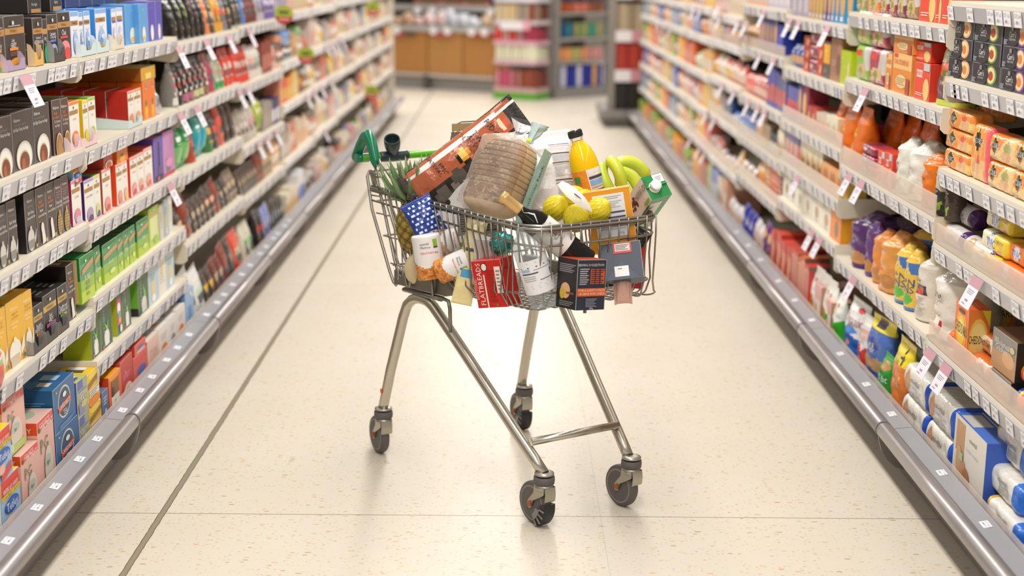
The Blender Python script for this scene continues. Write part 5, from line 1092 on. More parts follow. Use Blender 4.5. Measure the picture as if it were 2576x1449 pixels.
# child seat flap behind the crisps
fl=mkobj('seat_flap',None,tr)
mb=MB(); mb.tube(arc((.0,-.02,.99),(.0,-.012,1.07),(.0,.02,1.07),4)+[V((0,.13,1.07)),V((0,.165,1.05)),V((0,.17,.97)),V((0,.17,.92)),V((0,-.04,.92)),V((0,-.02,.985))],.003,6,closed=False); mb.obj('flap_frame','wire',fl)
for j,(z0,z1,cc) in enumerate(((.925,.95,'#a88a62'),(.953,.978,'#b29468'),(.982,1.0,'#a98a60'),(1.003,1.018,'#b59a70'),(1.02,1.038,'#7d6e58'),(1.041,1.065,'#b3966a'))):
    mb=MB(); mb.box(-.003,.003,-.028+.02*(z0-.92)/.15,.166,z0,z1,cc); mb.obj('flap_slat','gloss',fl)
# handle
hd=mkobj('handle',None,tr)
mb=MB(); mb.tube([(-.168,-.25,.951),(-.168,.25,.951)],.0118,18); mb.obj('grip_bar','lime',hd)
for sgn in (-1,1):
    mb=MB(); mb.tube([(-.205,sgn*.253,.945),(-.2,sgn*.253,.953),(-.17,sgn*.253,.99),(-.135,sgn*.253,1.022),(-.112,sgn*.253,1.03),(-.094,sgn*.253,1.015),(-.078,sgn*.253,.985),(-.062,sgn*.253,.953),(-.055,sgn*.253,.94)],[.014,.0165,.017,.018,.019,.0185,.0175,.0165,.012],16,flat=.95); mb.obj('handle_bracket','green',hd)
    mb=MB(); mb.tube([(-.172,sgn*.27,.951),(-.172,sgn*.225,.951)],.0145,16); mb.obj('handle_socket','green',hd)
hc=mkobj('scanner_holder',None,hd)
mb=MB(); mb.lathe([(.0135,-.052),(.0165,-.048),(.0175,-.03),(.0185,0),(.0175,.03),(.0165,.048),(.0135,.052)],20,(-.168,-.135,.951),(0,1,0)); mb.obj('holder_clamp','teal',hc)
CX=(V((TU.dot(V((0,-1,0))),TV.dot(V((0,-1,0))),0))*.62+V((0,0,.8))).normalized()
mb=MB(); mb.lathe([(.017,-.008),(.0175,.008),(.019,.016),(.024,.03),(.0262,.048),(.0265,.062),(.0255,.068),(.0235,.069),(.0228,.06),(.021,.045),(.016,.03),(0,.026)],28,(-.168,-.137,.958),CX)
mb.obj('holder_cup','teal',hc)
mb=MB(); mb.lathe([(.0035,0),(.0035,.003)],10,(-.152,-.095,.938),(1,-.3,-.2)); mb.obj('screw','rust',hc)
# casters
def caster(a,b,phi,brake):
    wd=V((-math.sin(phi),math.cos(phi),0)); d=V((wd.dot(TU),wd.dot(TV),0)); ax=V((d.y,-d.x,0)) # axle pointing to the visible face
    wx=V((-math.cos(phi),-math.sin(phi),0)); ax=V((wx.dot(TU),wx.dot(TV),0))
    c=mkobj('caster',None,tr,(a,b,0)); wc=d*.04+V((0,0,.0625))
    mb=MB(); mb.lathe([(.014,.156),(.0275,.157),(.0285,.16),(.0275,.163),(.016,.165)],22,caps=(True,True)); mb.obj('swivel_flange','fork',c)
    mb=MB(); mb.lathe([(.024,.131),(.0295,.132),(.0305,.142),(.0295,.152),(.024,.153)],26); mb.obj('bumper_ring','rubber',c)
    mb=MB(); mb.lathe([(.0255,.112),(.027,.116),(.027,.131),(.02,.131)],22)
    for s_ in (-1,1):
        o=ax*(s_*.0185); ring=[]
        P=[(-.026,.126),(.02,.126),(.024,.1),(.05,.07),(.052,.055),(.044,.048),(.034,.052),(.026,.075),(.0,.09),(-.024,.105)]
        mb.rings([[d*x+V((0,0,z))+o+ax*(s_*t) for x,z in P] for t in (-.0015,.0015)],sm=False)
    # arched shroud behind
    mb.rings([[d*x+V((0,0,z))+ax*s_ for s_ in (-.019,-.01,.01,.019)] for x,z in ((-.027,.124),(-.03,.105),(-.028,.085),(-.024,.08))],closed=False,caps=(False,False)); mb.obj('fork','fork',c)
    mb=MB(); mb.lathe([(.05,-.0145),(.0585,-.013),(.062,-.008),(.0628,0),(.062,.008),(.0585,.013),(.05,.0145)],40,wc,ax); mb.obj('tyre','rubber',c)
    mb=MB(); mb.lathe([(.0,-.013),(.03,-.012),(.034,-.0085),(.044,-.0085),(.047,-.0145),(.0515,-.0146),(.0515,.0146),(.047,.0145),(.044,.0085),(.034,.0085),(.03,.012),(0,.013)],36,wc,ax); mb.obj('wheel_hub','hub',c)
    mb=MB(); mb.lathe([(.0085,-.0245),(.0085,-.019),(.004,-.019),(.004,.019),(.0085,.019),(.0085,.0245)],6,wc,ax,sm=False); mb.obj('axle_bolt','rust',c)
    if brake: # plastic mud guard clipped to the tread
        mb=MB(); rs=[]
        for th in [R(q) for q in range(-62,14,9)]:
            rd=-d*math.cos(th)+V((0,0,math.sin(th)))
            rs.append([wc+rd*r+ax*s_ for r,s_ in ((.045,.02),(.067,.02),(.069,.017),(.0695,0),(.069,-.017),(.067,-.02),(.045,-.02),(.045,-.0175),(.064,-.0175),(.064,.0175),(.045,.0175))])
        mb.rings(rs,sm=False); g=mb.obj('wheel_guard','black',c)
        mb=MB()
        for th in [R(q) for q in (-60,-42,-24,-6)]:
            rd=-d*math.cos(th)+V((0,0,math.sin(th))); tg=d*math.sin(th)+V((0,0,math.cos(th)))
            mb.rings([[wc+rd*r+ax*s_+tg*t_ for r,s_ in ((.046,.0205),(.068,.0205),(.068,.0235),(.046,.0235))] for t_ in (-.002,.002)],sm=False)
        mb.rings([[wc+(-d*math.cos(th)+V((0,0,math.sin(th))))*r+ax*.0205+ax*q for r,q in ((.03,0),(.047,0),(.047,.004),(.03,.004))] for th in [R(q) for q in range(-60,0,10)]],sm=False)
        mb.obj('guard_ribs','hub',g)
caster(.762,-.1465,R(36),True); caster(.778,.1465,R(36),False); caster(-.008,-.2637,R(26),False); caster(.008,.2637,R(22),True)
# ---------------------------------------------------------------- groceries in the basket
from mathutils import noise as NZ
BAS=M((RT,FW,UP)).transposed()
def rot3(roll,yaw=0,pitch=0): return BAS@M.Rotation(R(roll),3,'Y')@M.Rotation(R(yaw),3,'Z')@M.Rotation(R(pitch),3,'X')
def ctr(px,py,zc): d=ray(px,py); return CAM+d*(zc/d.dot(FW))
def pose(o,px,py,zc,roll=0,yaw=0,pitch=0,c=(0,0,0)):
    r=rot3(roll,yaw,pitch); m=r.to_4x4(); m.translation=ctr(px,py,zc)-r@V(c); o.matrix_world=m; return o
GR='groceries piled in the shopping trolley'
def pack(nm,geo,mat,body,w,h,d,px,py,zc,roll,yaw,pitch,label,cat,F='',S_='',T_=''):
    D['_x']=[nm,geo,mat,body,'',F,S_,T_,'']; _pm.pop(('_x','',round(w,3),round(h,3),round(d,2),0),None)
    me=product('_x','',w,h,round(d,2),0)[1]; _pm.clear()
    o=mkobj(nm,me,label=label,cat=cat,group=GR); return pose(o,px,py,zc,roll,yaw,pitch,(w/2,round(d,2)/2,h/2))
# crisps multipack bag lying on the rim
cr=pack('crisps_bag','pillow','film','#2c2624',.152,.43,.075,1176,393,4.3,52.5,8,-6,'long brown and black crisps bag lying across the back of the trolley','crisps bag',
 'r .0 0 1 1 #34302e;r .2 .05 .62 .9 #b4603e;r .05 .03 .2 .97 #b4603e;r .13 0 .2 1 #eceae8;r 0 .0 1 .045 #4a4240;e .8 .2 .16 .06 #6a625a;e .75 .36 .2 .07 #5a544e;e .85 .3 .1 .03 #87827a;e .43 .47 .16 .045 #1c1614;e .42 .475 .15 .042 #e8a030;e .38 .49 .1 .01 #f2d074;e .42 .465 .12 .008 #f2d074;e .45 .44 .1 .008 #f2d074;t .4 .3 .035 #2a1c18 EPIC;t .4 .265 .028 #2a1c18 SATISFACTION;t .42 .63 .042 #2a1c18 TWICE;t .42 .585 .034 #2a1c18 AS DEEP;t .42 .55 .034 #8a4a30 BOLD FLAVOUR;e .42 .82 .16 .03 #e8503c;e .42 .82 .12 .02 #f6d8b0;t .42 .75 .045 #1c1614 RIDGES;r .9 .6 1 .66 #e04a2c')
# loaf of bread in its bag
lf=mkobj('bread_loaf',None,label='sliced brown-crusted loaf in a clear bag in the middle of the trolley',cat='bread',group=GR)
w,h,d=.155,.24,.12; mb=MB(); rs=[]; nv=110; nu=72
tt=[i/nv for i in range(nv+1)]
for t in tt:
    e=min(1,(1-abs(2*t-1)**7)**.5+.02)*(1-.2*max(0,(t-.45)/.55)**2); sl=0
    if .34<t<.97: sl=max(0,1-abs(((t*15+.15)%1)-.5)*9)*.0035
    ring=[]
    for j in range(nu):
        a=2*PI*j/nu; ca,sa=math.cos(a),math.sin(a); n=4.; r=(abs(ca)**n+abs(sa)**n)**(-1/n)
        dome=1.+(.16 if sa<0 else 0)*max(0,-sa)*(1-abs(ca)**2)
        x=ca*r*w/2*e*(1+.03*math.sin(3*t)); y=sa*r*d/2*e*dome
        q=1-sl/.06+.012*NZ.noise(V((x*40,y*40,t*9)))
        z=(t-.5)*h+.012*(x/w)*(1 if t>.3 else 1)
        ring.append((x*q,y*q,z))
    rs.append(ring)
def lcf(i,j):
    a=2*PI*(j+.5)/nu; p=rs[i][j]; n1=NZ.noise(V(p)*55); n2=NZ.noise(V(p)*190); n3=NZ.noise(V(p)*22)
    top=max(0,-math.sin(a)); t=tt[i]
    side=abs(math.cos(a))>.78 and math.sin(a)>-.62
    if top>.45:
        c=mixc('#7d5f4a','#9c7c60',.5+n3)
        f=max(0,min(1,(n1*.8+n2*.9+.02+max(0,.45-t)*.5)*1.5)); c=mixc(c,'#cdb694',f*.6)
        c=mixc(c,'#c4935a',max(0,min(.8,(.8-top)*2.6)));
        if t<.13: c=mixc(c,'#dcc096',.7)
    else: c=mixc('#d6b384','#e8d2a8',.5+n3*.8+n2*.3)
    if .34<t<.97 and abs(((t*15+.15)%1)-.5)<.09: c=mixc(c,'#8a6a50',.55)
    return tuple(c)
mb.rings(rs,colf=lcf); mb.obj('loaf','matt',lf)
mb=MB(); rs2=[]
for i in range(46):
    t=i/45; tz=-.135+t*.31; 
    k=1.0 if t<.75 else max(.12,1-(t-.75)/.13*.88) if t<.88 else .12+(t-.88)*2.6
    k0=min(1,.25+t*9)
    rs2.append([((math.copysign(abs(math.cos(a))**.5,math.cos(a))*(w/2+.008)*k*k0)*(1+.03*NZ.noise(V((math.cos(a)*3,math.sin(a)*3,t*14)))),(math.copysign(abs(math.sin(a))**.55,math.sin(a))*(d/2+.018)*k*k0)*(1+.08*NZ.noise(V((math.cos(a)*3,math.sin(a)*3,t*12+5)))),tz) for a in [2*PI*j/40 for j in range(40)]])
mb.rings(rs2,caps=(False,False)); mb.obj('clear_bag','clear',lf)
# mint printed side panel and gathered neck
mb=MB(); g=[]
for i in range(17):
    t=i/16; z=-.125+t*.245; g.append([(w/2+.0095+.0015*math.sin(t*9+s_*3),.034+s_*.034,z) for s_ in (-.35,0,.35,.7,1.)])
mb.rings(g,'#a9cfcc',closed=False,caps=(False,False))
mb.text('farmhouse batch',lambda u,v:(w/2+.0125,.022+u*.046,-.1+v*.2),.5,.5,.08,'#33484c',rot=1,maxw=.95,asp=3.); mb.obj('printed_panel','film',lf)
mb=MB(); rs=[]
for i in range(14):
    t=i/13; r=.009+(.0 if t<.2 else (t-.2)*.02); rs.append([((r*(1+.5*math.sin(j*2.1+i*.3)))*math.cos(2*PI*j/18)+.045+t*.015,(r*(.6+.3*math.sin(j*1.7)))*math.sin(2*PI*j/18),0.118+t*.06) for j in range(18)])
mb.rings(rs,'#cfe6e4',caps=(False,False)); mb.obj('gathered_neck','film',lf)
mb=MB(); mb.ball((.045,-.004,.124),.008,10,8,'#d9e24c'); mb.obj('tie','gloss',lf)
pose(lf,1262,447,4.1,19,-36,-4)
# white bag with text
wb=pack('rice_bag','pillow','film','#e6e6ea',.17,.29,.09,1386,452,4.24,-9,14,-4,'white plastic food bag printed with black text lines beside the loaf','food bag',
 'r .5 .84 .9 .846 #777;r .5 .82 .9 .824 #c88;r .5 .74 .95 .75 #444;l .52 .92 .66 .73 5 #b4b4c0;r .5 .64 .95 .65 #444;r .5 .62 .95 .625 #a66;l .52 .92 .5 .61 7 #b4b4c0;r .5 .46 .95 .47 #433;r .5 .43 .9 .436 #444;l .52 .9 .24 .42 10 #b8b8c4;t .25 .2 .02 #888 BEST BEFORE')
# orange juice bottle
jb=mkobj('juice_bottle',None,label='plastic bottle of orange juice with a black cap standing in the trolley',cat='bottle',group=GR)
mb=MB(); mb.lathe([(.02,0),(.038,.003),(.042,.01),(.0425,.02),(.042,.15),(.0415,.175),(.039,.195),(.033,.214),(.025,.228),(.018,.237),(.0175,.243)],44,col='#f6c800'); mb.obj('juice','juice' if 'juice' in MT else 'gloss',jb)
mb=MB(); mb.lathe([(.0172,.243),(.0172,.25),(.019,.2505),(.019,.253),(.017,.2535)],28,col='#cfc7a8',caps=(False,False)); mb.obj('neck','acrylic',jb)
mb=MB(); mb.lathe([(.0195,.2535),(.0205,.255),(.0205,.272),(.019,.2745),(.0,.275)],36,col='#222222')
for j in range(36):
    a=2*PI*j/36; mb.box(-.0006,.0006,-.0006,.0006,.256,.271,'#3a3a3a'); mb.v[-8:]=[(x+.0207*math.cos(a),y+.0207*math.sin(a),z) for x,y,z in mb.v[-8:]]
mb.obj('cap','gloss',jb)
mb=MB(); N=44; mb.rings([[(.0431*math.sin(a)*1.0,-.0431*math.cos(a),z) for a in [2*PI*j/N for j in range(N)]] for z in (.015,.05,.1,.158)],'#f0912c',caps=(False,False),colf=lambda i,j:'#ecebee' if 1<=j<11 else '#f0912c')
def JS(u,v): a=R(8)+u*R(80); return (.0438*math.sin(a),-.0438*math.cos(a),.018+v*.138)
for q in parse('l .1 .9 .1 .5 9 #9a9aa2;r .06 .8 .94 .86 #4a4a52;r .06 .66 .94 .78 #8fb0dc;r .06 .6 .94 .64 #c9b070;r .06 .52 .94 .57 #55555c'):
    if q[0]=='r':
        for s_ in range(6): u0=q[1]+(q[3]-q[1])*s_/6; u1=q[1]+(q[3]-q[1])*(s_+1)/6; mb.poly([JS(u0,q[2]),JS(u1,q[2]),JS(u1,q[4]),JS(u0,q[4])],q[5])
    else:
        for s_ in range(9): y=.12+s_*.043; mb.poly([JS(.1,y),JS(.45,y),JS(.45,y+.012),JS(.1,y+.012)],q[6]); mb.poly([JS(.45,y),JS(.85,y),JS(.85,y+.012),JS(.45,y+.012)],q[6])
mb.text('1 Litre',JS,.5,.05,.06,'#555',maxw=.6,asp=1.3)
def JL(u,v): a=R(-52)+u*R(30); return (.0438*math.sin(a),-.0438*math.cos(a),.115+v*.03)
for y0,y1,cc in ((0,.3,'#e0703c'),(.3,.95,'#4f9c48')): mb.poly([JL(0,y0),JL(.5,y0),JL(1,y0),JL(1,y1),JL(.5,y1),JL(0,y1)],cc)
def JC(u,v): a=R(-32)+u*R(16); return (.0438*math.sin(a),-.0438*math.cos(a),.02+v*.06)
mb.poly([JC(0,0),JC(1,0),JC(1,1),JC(0,1)],'#f0e4d8'); 
for s_ in range(7): mb.poly([JC(.1,.08+s_*.13),JC(.9,.08+s_*.13),JC(.9,.12+s_*.13),JC(.1,.12+s_*.13)],'#444')
mb.obj('label','film',jb); pose(jb,1477,443,4.12,-15,-12,9,(0,0,.137))
# bananas
bn=mkobj('banana_bunch',None,label='bunch of green-yellow bananas between the juice and the milk carton',cat='bananas',group=GR)
def bez(P,n=22):
    P=[V(p) for p in P]; out=[]
    for i in range(n+1):
        t=i/n; Q=P[:]
        while len(Q)>1: Q=[Q[k]*(1-t)+Q[k+1]*t for k in range(len(Q)-1)]
        out.append(Q[0])
    return out
for pts,r in (([(1520,412,4.16),(1500,438,4.12),(1537,470,4.1),(1538,498,4.13)],.0175),([(1530,402,4.14),(1552,410,4.09),(1572,455,4.09),(1556,478,4.13)],.018),
              ([(1545,418,4.17),(1580,394,4.18),(1618,412,4.18),(1632,458,4.2)],.0185),([(1548,432,4.14),(1588,428,4.15),(1606,460,4.15),(1612,500,4.17)],.0175),([(1556,452,4.16),(1570,470,4.13),(1588,500,4.13),(1592,530,4.15)],.0175)):
    c=bez([ctr(*p) for p in pts]); n=len(c)-1
    rr_=[r*(.34 if i==0 else min(1,.5+i*.22)*(1 if i<n-4 else max(.28,1-(i-n+4)*.19))) for i in range(n+1)]
    mb=MB(); mb.tube(c,rr_,14); k=14
    mb.c=[tuple(mixc(mixc('#a9bf2c','#d3d53c',.5+.5*math.sin((j%k)*2*PI/5)),'#7f8f34' if (j//k)<2 or (j//k)>n-3 else '#c2cf38',.75 if (j//k)<2 or (j//k)>n-2 else .35)) for j in range(len(mb.f))]
    mb.obj('banana','skin' if 'skin' in MT else 'gloss',bn)
# lemons in a net
nt=mkobj('lemon_net',None,label='yellow net of five lemons with a white tag at the front rim of the trolley',cat='lemons',group=GR)
LM=[(1397,524,3.93,.0335,15),(1449,549,3.9,.0345,-20),(1505,529,3.94,.0335,35),(1443,496,4.0,.031,60),(1472,506,4.0,.031,-50)]
for px,py,zc,r,an in LM:
    c=ctr(px,py,zc); q=rot3(an,20,40).to_4x4()
    def fn(p,th,ph): 
        k=1+.012*NZ.noise(p*400)+(.16*max(0,(abs(math.cos(th))-.9)/.1)); return p*k
    mb=MB(); mb.ball(c,r,26,20,'#e3cf24',sc=(1,1,1.12),M3=q.to_3x3(),fn=fn); mb.obj('lemon','skin',nt)
    mb=MB(); q3=q.to_3x3()
    for s_ in (-1,1):
        for m_ in range(15):
            P_=[]
            for i in range(19):
                th=R(8)+(PI-R(16))*i/18; ph=2*PI*m_/15+s_*th*.55
                P_.append(c+q3@V((math.sin(th)*math.cos(ph),math.sin(th)*math.sin(ph),-math.cos(th)*1.12))*(r*1.02+.0006))
            mb.tube(P_,.00055,4,'#f3e24a')
    mb.obj('net','net',nt)
mb=MB(); A=ctr(1408,460,3.86); B_=ctr(1488,532,3.83); dr=(B_-A); sd=(RT*.75+UP*.6).normalized(); rs=[]
for i in range(15):
    t=i/14; wd=.0145*math.sin(PI*min(1,t*.9+.1))**.7+.002; p=A+dr*t-FW*(.022*math.sin(PI*t)); rs.append([p+sd*wd*k-FW*.004*(1-k*k) for k in (-1,-.5,0,.5,1)])
mb.rings(rs,'#efe9df',closed=False,caps=(False,False))
i0=len(mb.v)
for t0,t1,wq in ((.42,.62,.9),):
    for k0 in (-.1,): mb.poly([A+dr*t0+sd*.004-FW*.03,A+dr*t1+sd*.006-FW*.03,A+dr*t1+sd*.003-FW*.03,A+dr*t0+sd*.001-FW*.03],'#5c2430')
mb.obj('tag','film',nt)
# milk carton
def box3(o,c,e1,e2,w,h,d):
    x=e1.normalized(); y=(e2-x*e2.dot(x)).normalized(); z=x.cross(y); m=M((x,y,z)).transposed().to_4x4(); m.translation=c-(x*w/2+y*d/2+z*h/2); o.matrix_world=m
mk=mkobj('milk_carton',None,label='green and white milk carton with a round white cap at the front right corner',cat='milk carton',group=GR)
w,d,h=.068,.074,.195; mb=MB()
mb.box(0,w,0,d,0,h,'#2f8a4c',cols={4:'#ede4da',2:'#4a9a62',5:'#3a9052',3:'#ede4da'})
SL=lambda u,v,e:(-e,d*(1-u),v*h); SF=lambda u,v,e:(u*w,-e,v*h); ST=lambda u,v,e:(u*w,v*d,h+e)
paint(mb,SL,parse('e .55 .58 .13 .035 #6a3320;e .42 .52 .13 .04 #6a3320;e .62 .47 .08 .04 #6a3320;e .4 .44 .1 .05 #6a3320;e .6 .4 .06 .03 #6a3320;p #6a3320 .2 .56 .3 .6 .34 .56 .26 .52;r .82 .78 .95 .97 #8dbb3c;T .3 .8 .09 #6b5a50 essential milk;T .45 .78 .06 #6b5a50 from British farms;t .5 .25 .06 #6a3320 Semi'),h/d)
paint(mb,SF,parse('r .12 .3 .7 .86 #e6e6e4;e .3 .72 .1 .04 #c88;e .5 .5 .12 .045 #5c9468;e .5 .5 .08 .03 #e6e6e4;e .28 .5 .1 .04 #8aab7c;r 0 0 1 .2 #8fc0a0'),h/w)
paint(mb,ST,parse('r .5 .62 .98 .98 #e4e6ea;l .62 .9 .7 .9 3 #b0b0b8;r 0 .52 1 .56 #4fa868;r .52 0 .56 .5 #3f9a58'),d/w)
mb.obj('carton_body','gloss',mk)
mb=MB(); mb.lathe([(.0175,0),(.0175,.003),(.0145,.004),(.0145,.007),(.0158,.0075),(.0158,.018),(.0148,.0195),(0,.0195)],32,(.026,.034,h)); mb.obj('cap','white',mk)
mb=MB(); mb.box(.0,w,d*.5-.001,d*.5+.0,h,h+.006,'#3f9a58'); mb.obj('top_seam','gloss',mk)
# top face edges as seen: e1 along the right, e2 towards the viewer
e1=(RT*.0615+UP*.0197+FW*.027); e2=(RT*-.031+UP*.065+FW*.0233)
x=e1.normalized(); y=(e2-x*e2.dot(x)).normalized(); z=x.cross(y)
m=M((x,y,z)).transposed().to_4x4(); m.translation=ctr(1651,468,4.02)-(x*w/2+y*d/2+z*h); mk.matrix_world=m
# wine bottle
wn=mkobj('wine_bottle',None,label='dark wine bottle with gold capsule and white label leaning over the front basket',cat='wine bottle',group=GR)
mb=MB(); mb.lathe([(.0,0),(.034,.0),(.0375,.004),(.038,.012),(.038,.17),(.036,.187),(.029,.203),(.019,.217),(.0155,.228),(.0145,.245)],44,col='#15120e'); mb.obj('glass','wineglass' if 'wineglass' in MT else 'gloss',wn)
mb=MB(); mb.lathe([(.0152,.236),(.0155,.24),(.0152,.285),(.0168,.287),(.0168,.294),(.0155,.296),(.0162,.298),(.0155,.302),(0,.303)],32,col='#d9b274'); mb.obj('capsule','gold',wn)
mb=MB(); NL=26; mb.rings([[(.0385*math.sin(a),-.0385*math.cos(a),zz) for a in [R(-78)+R(156)*j/NL for j in range(NL+1)]] for zz in (.075,.12,.168)],'#e4e0da',closed=False,caps=(False,False))
def WS(u,v): a=R(-78)+R(156)*u; return (.0389*math.sin(a),-.0389*math.cos(a),.075+v*.093)
mb.text('BORDEAUX',WS,.5,.86,.06,'#8c8680',maxw=.4,asp=1.); mb.text('CHATEAU',WS,.5,.3,.06,'#8c8680',maxw=.36,asp=1.)
for q in (([.36,.5,.5,.52],),([.4,.62,.66,.56],),([.42,.44,.46,.7],),([.56,.42,.52,.7],),([.62,.46,.66,.64],),([.46,.66,.56,.72],)):
    x0,y0,x1,y1=q[0]; mb.poly([WS(x0,y0),WS(x1,y1),WS(x1+.012,y1+.012),WS(x0+.012,y0+.012)],'#4a4642')
for s_ in (('p',[.4,.46,.6,.46,.62,.5,.4,.5]),('p',[.46,.5,.54,.5,.5,.66])): a=s_[1]; mb.poly([WS(a[i],a[i+1]) for i in range(0,len(a),2)],'#7a756e')
mb.text('GRIFFE',WS,.5,.44,.05,'#55504a',maxw=.3,asp=1.)
mb.obj('label','card',wn); pose(wn,1369,577,3.87,-54,8,10,(0,0,.152))
# orange box
pack('cereal_box','box','card','#e99a20',.13,.175,.055,1536,553,4.0,-9,-6,8,'orange box with a white text panel behind the lemon net','food box',
 'r .18 .24 .86 .93 #eceaee;l .24 .8 .84 .9 2 #aab;l .24 .8 .7 .82 4 #bbc;r .2 .62 .84 .645 #4a4a66;r .2 .54 .84 .565 #4a4a66;l .24 .8 .36 .52 6 #bbc;t .7 .3 .035 #889 500g;r .0 0 1 .05 #f0b050','','r 0 0 1 1 #f0a030')
# tins of beans in shrink wrap
bp=mkobj('baked_bean_multipack',None,label='shrink-wrapped pack of white baked bean tins at the near side of the basket',cat='tins',group=GR)
def bean(px,py,zc,roll,yaw,pitch,r=.04,h=.112):
    mb=MB(); N=48; K=30; rs=[[(r*(1-.06*(t in(0,1)))*math.sin(2*PI*j/N),-r*math.cos(2*PI*j/N)*(1-.06*(t in(0,1))),t*h) for j in range(N)] for t in [i/K for i in range(K+1)]]
    def cf(i,j):
        u=((j+N/2)%N)/N; t=i/K; lim=.36+.1*math.sin(u*11)
        if t<lim:
            b=NZ.noise(V((j*.55,i*.8,3.3))); return tuple(mixc('#a85a1c','#e8a04c',.5+b))
        return '#e9e6e4'
    mb.rings(rs,colf=cf)
    def S(u,v): a=R(-60)+u*R(120); return ((r+.001)*math.sin(a),-(r+.001)*math.cos(a),v*h)
    mb.poly([S(.62,.74),S(.78,.74),S(.78,.9),S(.62,.9)],'#8db834'); mb.poly([S(.62,.7),S(.78,.7),S(.78,.74),S(.62,.74)],'#6a3a6c')
    mb.text('essential',S,.32,.82,.06,'#4a4a50',maxw=.4,asp=1.1); mb.text('Waitrose',S,.34,.74,.06,'#4a4a50',maxw=.4,asp=1.1); mb.text('baked beans',S,.38,.62,.06,'#e0503c',maxw=.5,asp=1.1); mb.text('400g',S,.7,.6,.05,'#4a4a50',maxw=.3,asp=1.1)
    o=mb.obj('tin','card',bp); pose(o,px,py,zc,roll,yaw,pitch,(0,0,h/2)); return o
bean(1078,645,4.17,-11,14,8,.042,.13); bean(1104,632,4.27,-12,30,12,.04,.12); bean(1142,607,4.2,76,0,14,.038,.12); bean(1143,668,4.12,64,10,14,.036,.105)
mb=MB(); c=ctr(1112,640,4.2); q3=rot3(-10,10,12)
mb.ball(c,.085,30,20,sc=(1.02,.6,.88),M3=q3,fn=lambda p,th,ph:p*(1+.06*NZ.noise(p*30))); mb.obj('shrink_film','clear',bp)
bpy.context.view_layer.update()
# smaller packs inside
pack('pasta_packet','pillow','film','#e6d69c',.062,.26,.035,1182,655,4.1,11,0,4,'long pale yellow pasta packet standing beside the bean tins','pasta packet','r .1 .7 .9 .8 #efe6c0;r .2 .3 .8 .4 #58a0d0;r .2 .6 .8 .64 #555')
pack('flatbread_box','box','card','#c8221c',.105,.135,.06,1247,709,4.0,-4,-38,10,'red flatbreads box standing at the near side of the basket','flatbread box',
 'T .2 .5 .13 #f0e6e0 FLATBREADS;T .06 .4 .05 #f0c8c0 SPICY TOPPED;e .42 .86 .1 .09 #1c1c1c;e .42 .86 .085 .075 #ece6da;r .35 .0 .4 .7 #e8ddd0;l .48 .72 .1 .8 9 #a81814;r .76 .3 .96 .86 #f0e4da;l .8 .93 .35 .8 6 #888;e .7 .06 .03 .03 #4a9a30','l .1 .9 .75 .85 1 #a81814;p #e4392c .1 .1 .9 .9 .9 .93 .1 .13','r 0 0 1 1 #d8443c')
pack('small_white_box','box','card','#d9d4d0',.075,.06,.06,1233,622,4.06,4,-20,20,'small white box resting on top of the red flatbreads box','white box','r .3 .4 .6 .9 #c4bebc','','')
pack('white_carton','box','card','#e2e0e0',.12,.25,.05,1148,512,4.32,62,20,0,'large white carton wedged under the crisps bag','white carton','e .3 .35 .14 .1 #1e1c1c;r .55 .55 .95 .6 #d0ccca')
mb=MB(); mb.ball((0,0,0),.032,18,14,'#46a8a0',sc=(1.1,.7,1.05),fn=lambda p,th,ph:p*(1+.28*NZ.noise(p*70)+.12*NZ.noise(p*160))); o=mb.obj('foil_packet','foil',label='crumpled turquoise foil packet beside the small white box',cat='foil packet',group=GR); pose(o,1262,612,4.02,-20,0,0)
sp=pack('spotted_packet','pillow','film','#203c8c',.1,.12,.04,1066,548,4.2,-28,10,0,'royal blue packet with small white squares behind the near wires','spotted packet',';'.join(f'r {.1+.17*i+(.08 if j%2 else 0):.2f} {.06+.11*j:.2f} {.17+.17*i+(.08 if j%2 else 0):.2f} {.11+.11*j:.2f} #dfe4f0' for i in range(5) for j in range(8)))
wt=mkobj('water_bottle',None,label='clear plastic bottle with white nutrition label lying in the front corner of the basket',cat='bottle',group=GR)
mb=MB(); mb.lathe([(.02,0),(.036,.004),(.041,.014),(.038,.022),(.042,.03),(.039,.04),(.042,.05),(.0425,.17),(.039,.19),(.03,.205),(.018,.215),(.014,.235)],36,col='#fff'); mb.obj('clear_body','bottlepet',wt)
mb=MB(); NL=24; mb.rings([[(.0432*math.sin(a),-.0432*math.cos(a),zz) for a in [R(-85)+R(170)*j/NL for j in range(NL+1)]] for zz in (.052,.1,.148)],'#e8e6ea',closed=False,caps=(False,False))
def VS(u,v,e=0): a=R(-70)+R(140)*u; return ((.0438+e)*math.sin(a),-(.0438+e)*math.cos(a),.052+v*.096)
for y0,y1,x0,x1,cc in ((.9,.94,.05,.95,'#c9c9d0'),(.78,.81,.05,.95,'#33333a'),(.68,.76,.05,.3,'#9cb8d8'),(.6,.64,.05,.5,'#44444c'),(.7,.72,.4,.9,'#888'),(.52,.54,.05,.4,'#999'),(.46,.48,.05,.4,'#999'),(.4,.42,.05,.4,'#999'),(.38,.4,.5,.85,'#44444c'),(.3,.31,.05,.9,'#aaa'),(.24,.25,.05,.8,'#aaa'),(.18,.19,.05,.85,'#aaa')):
    for s_ in range(4): a_=x0+(x1-x0)*s_/4; b__=x0+(x1-x0)*(s_+1)/4; mb.poly([VS(a_,y0),VS(b__,y0),VS(b__,y1),VS(a_,y1)],cc)
for s_ in range(9): mb.poly([VS(.86+s_*.012,.45),VS(.866+s_*.012,.45),VS(.866+s_*.012,.62),VS(.86+s_*.012,.62)],'#333')
mb.obj('label','card',wt); pose(wt,1343,672,3.86,-20,8,14,(0,0,.118))
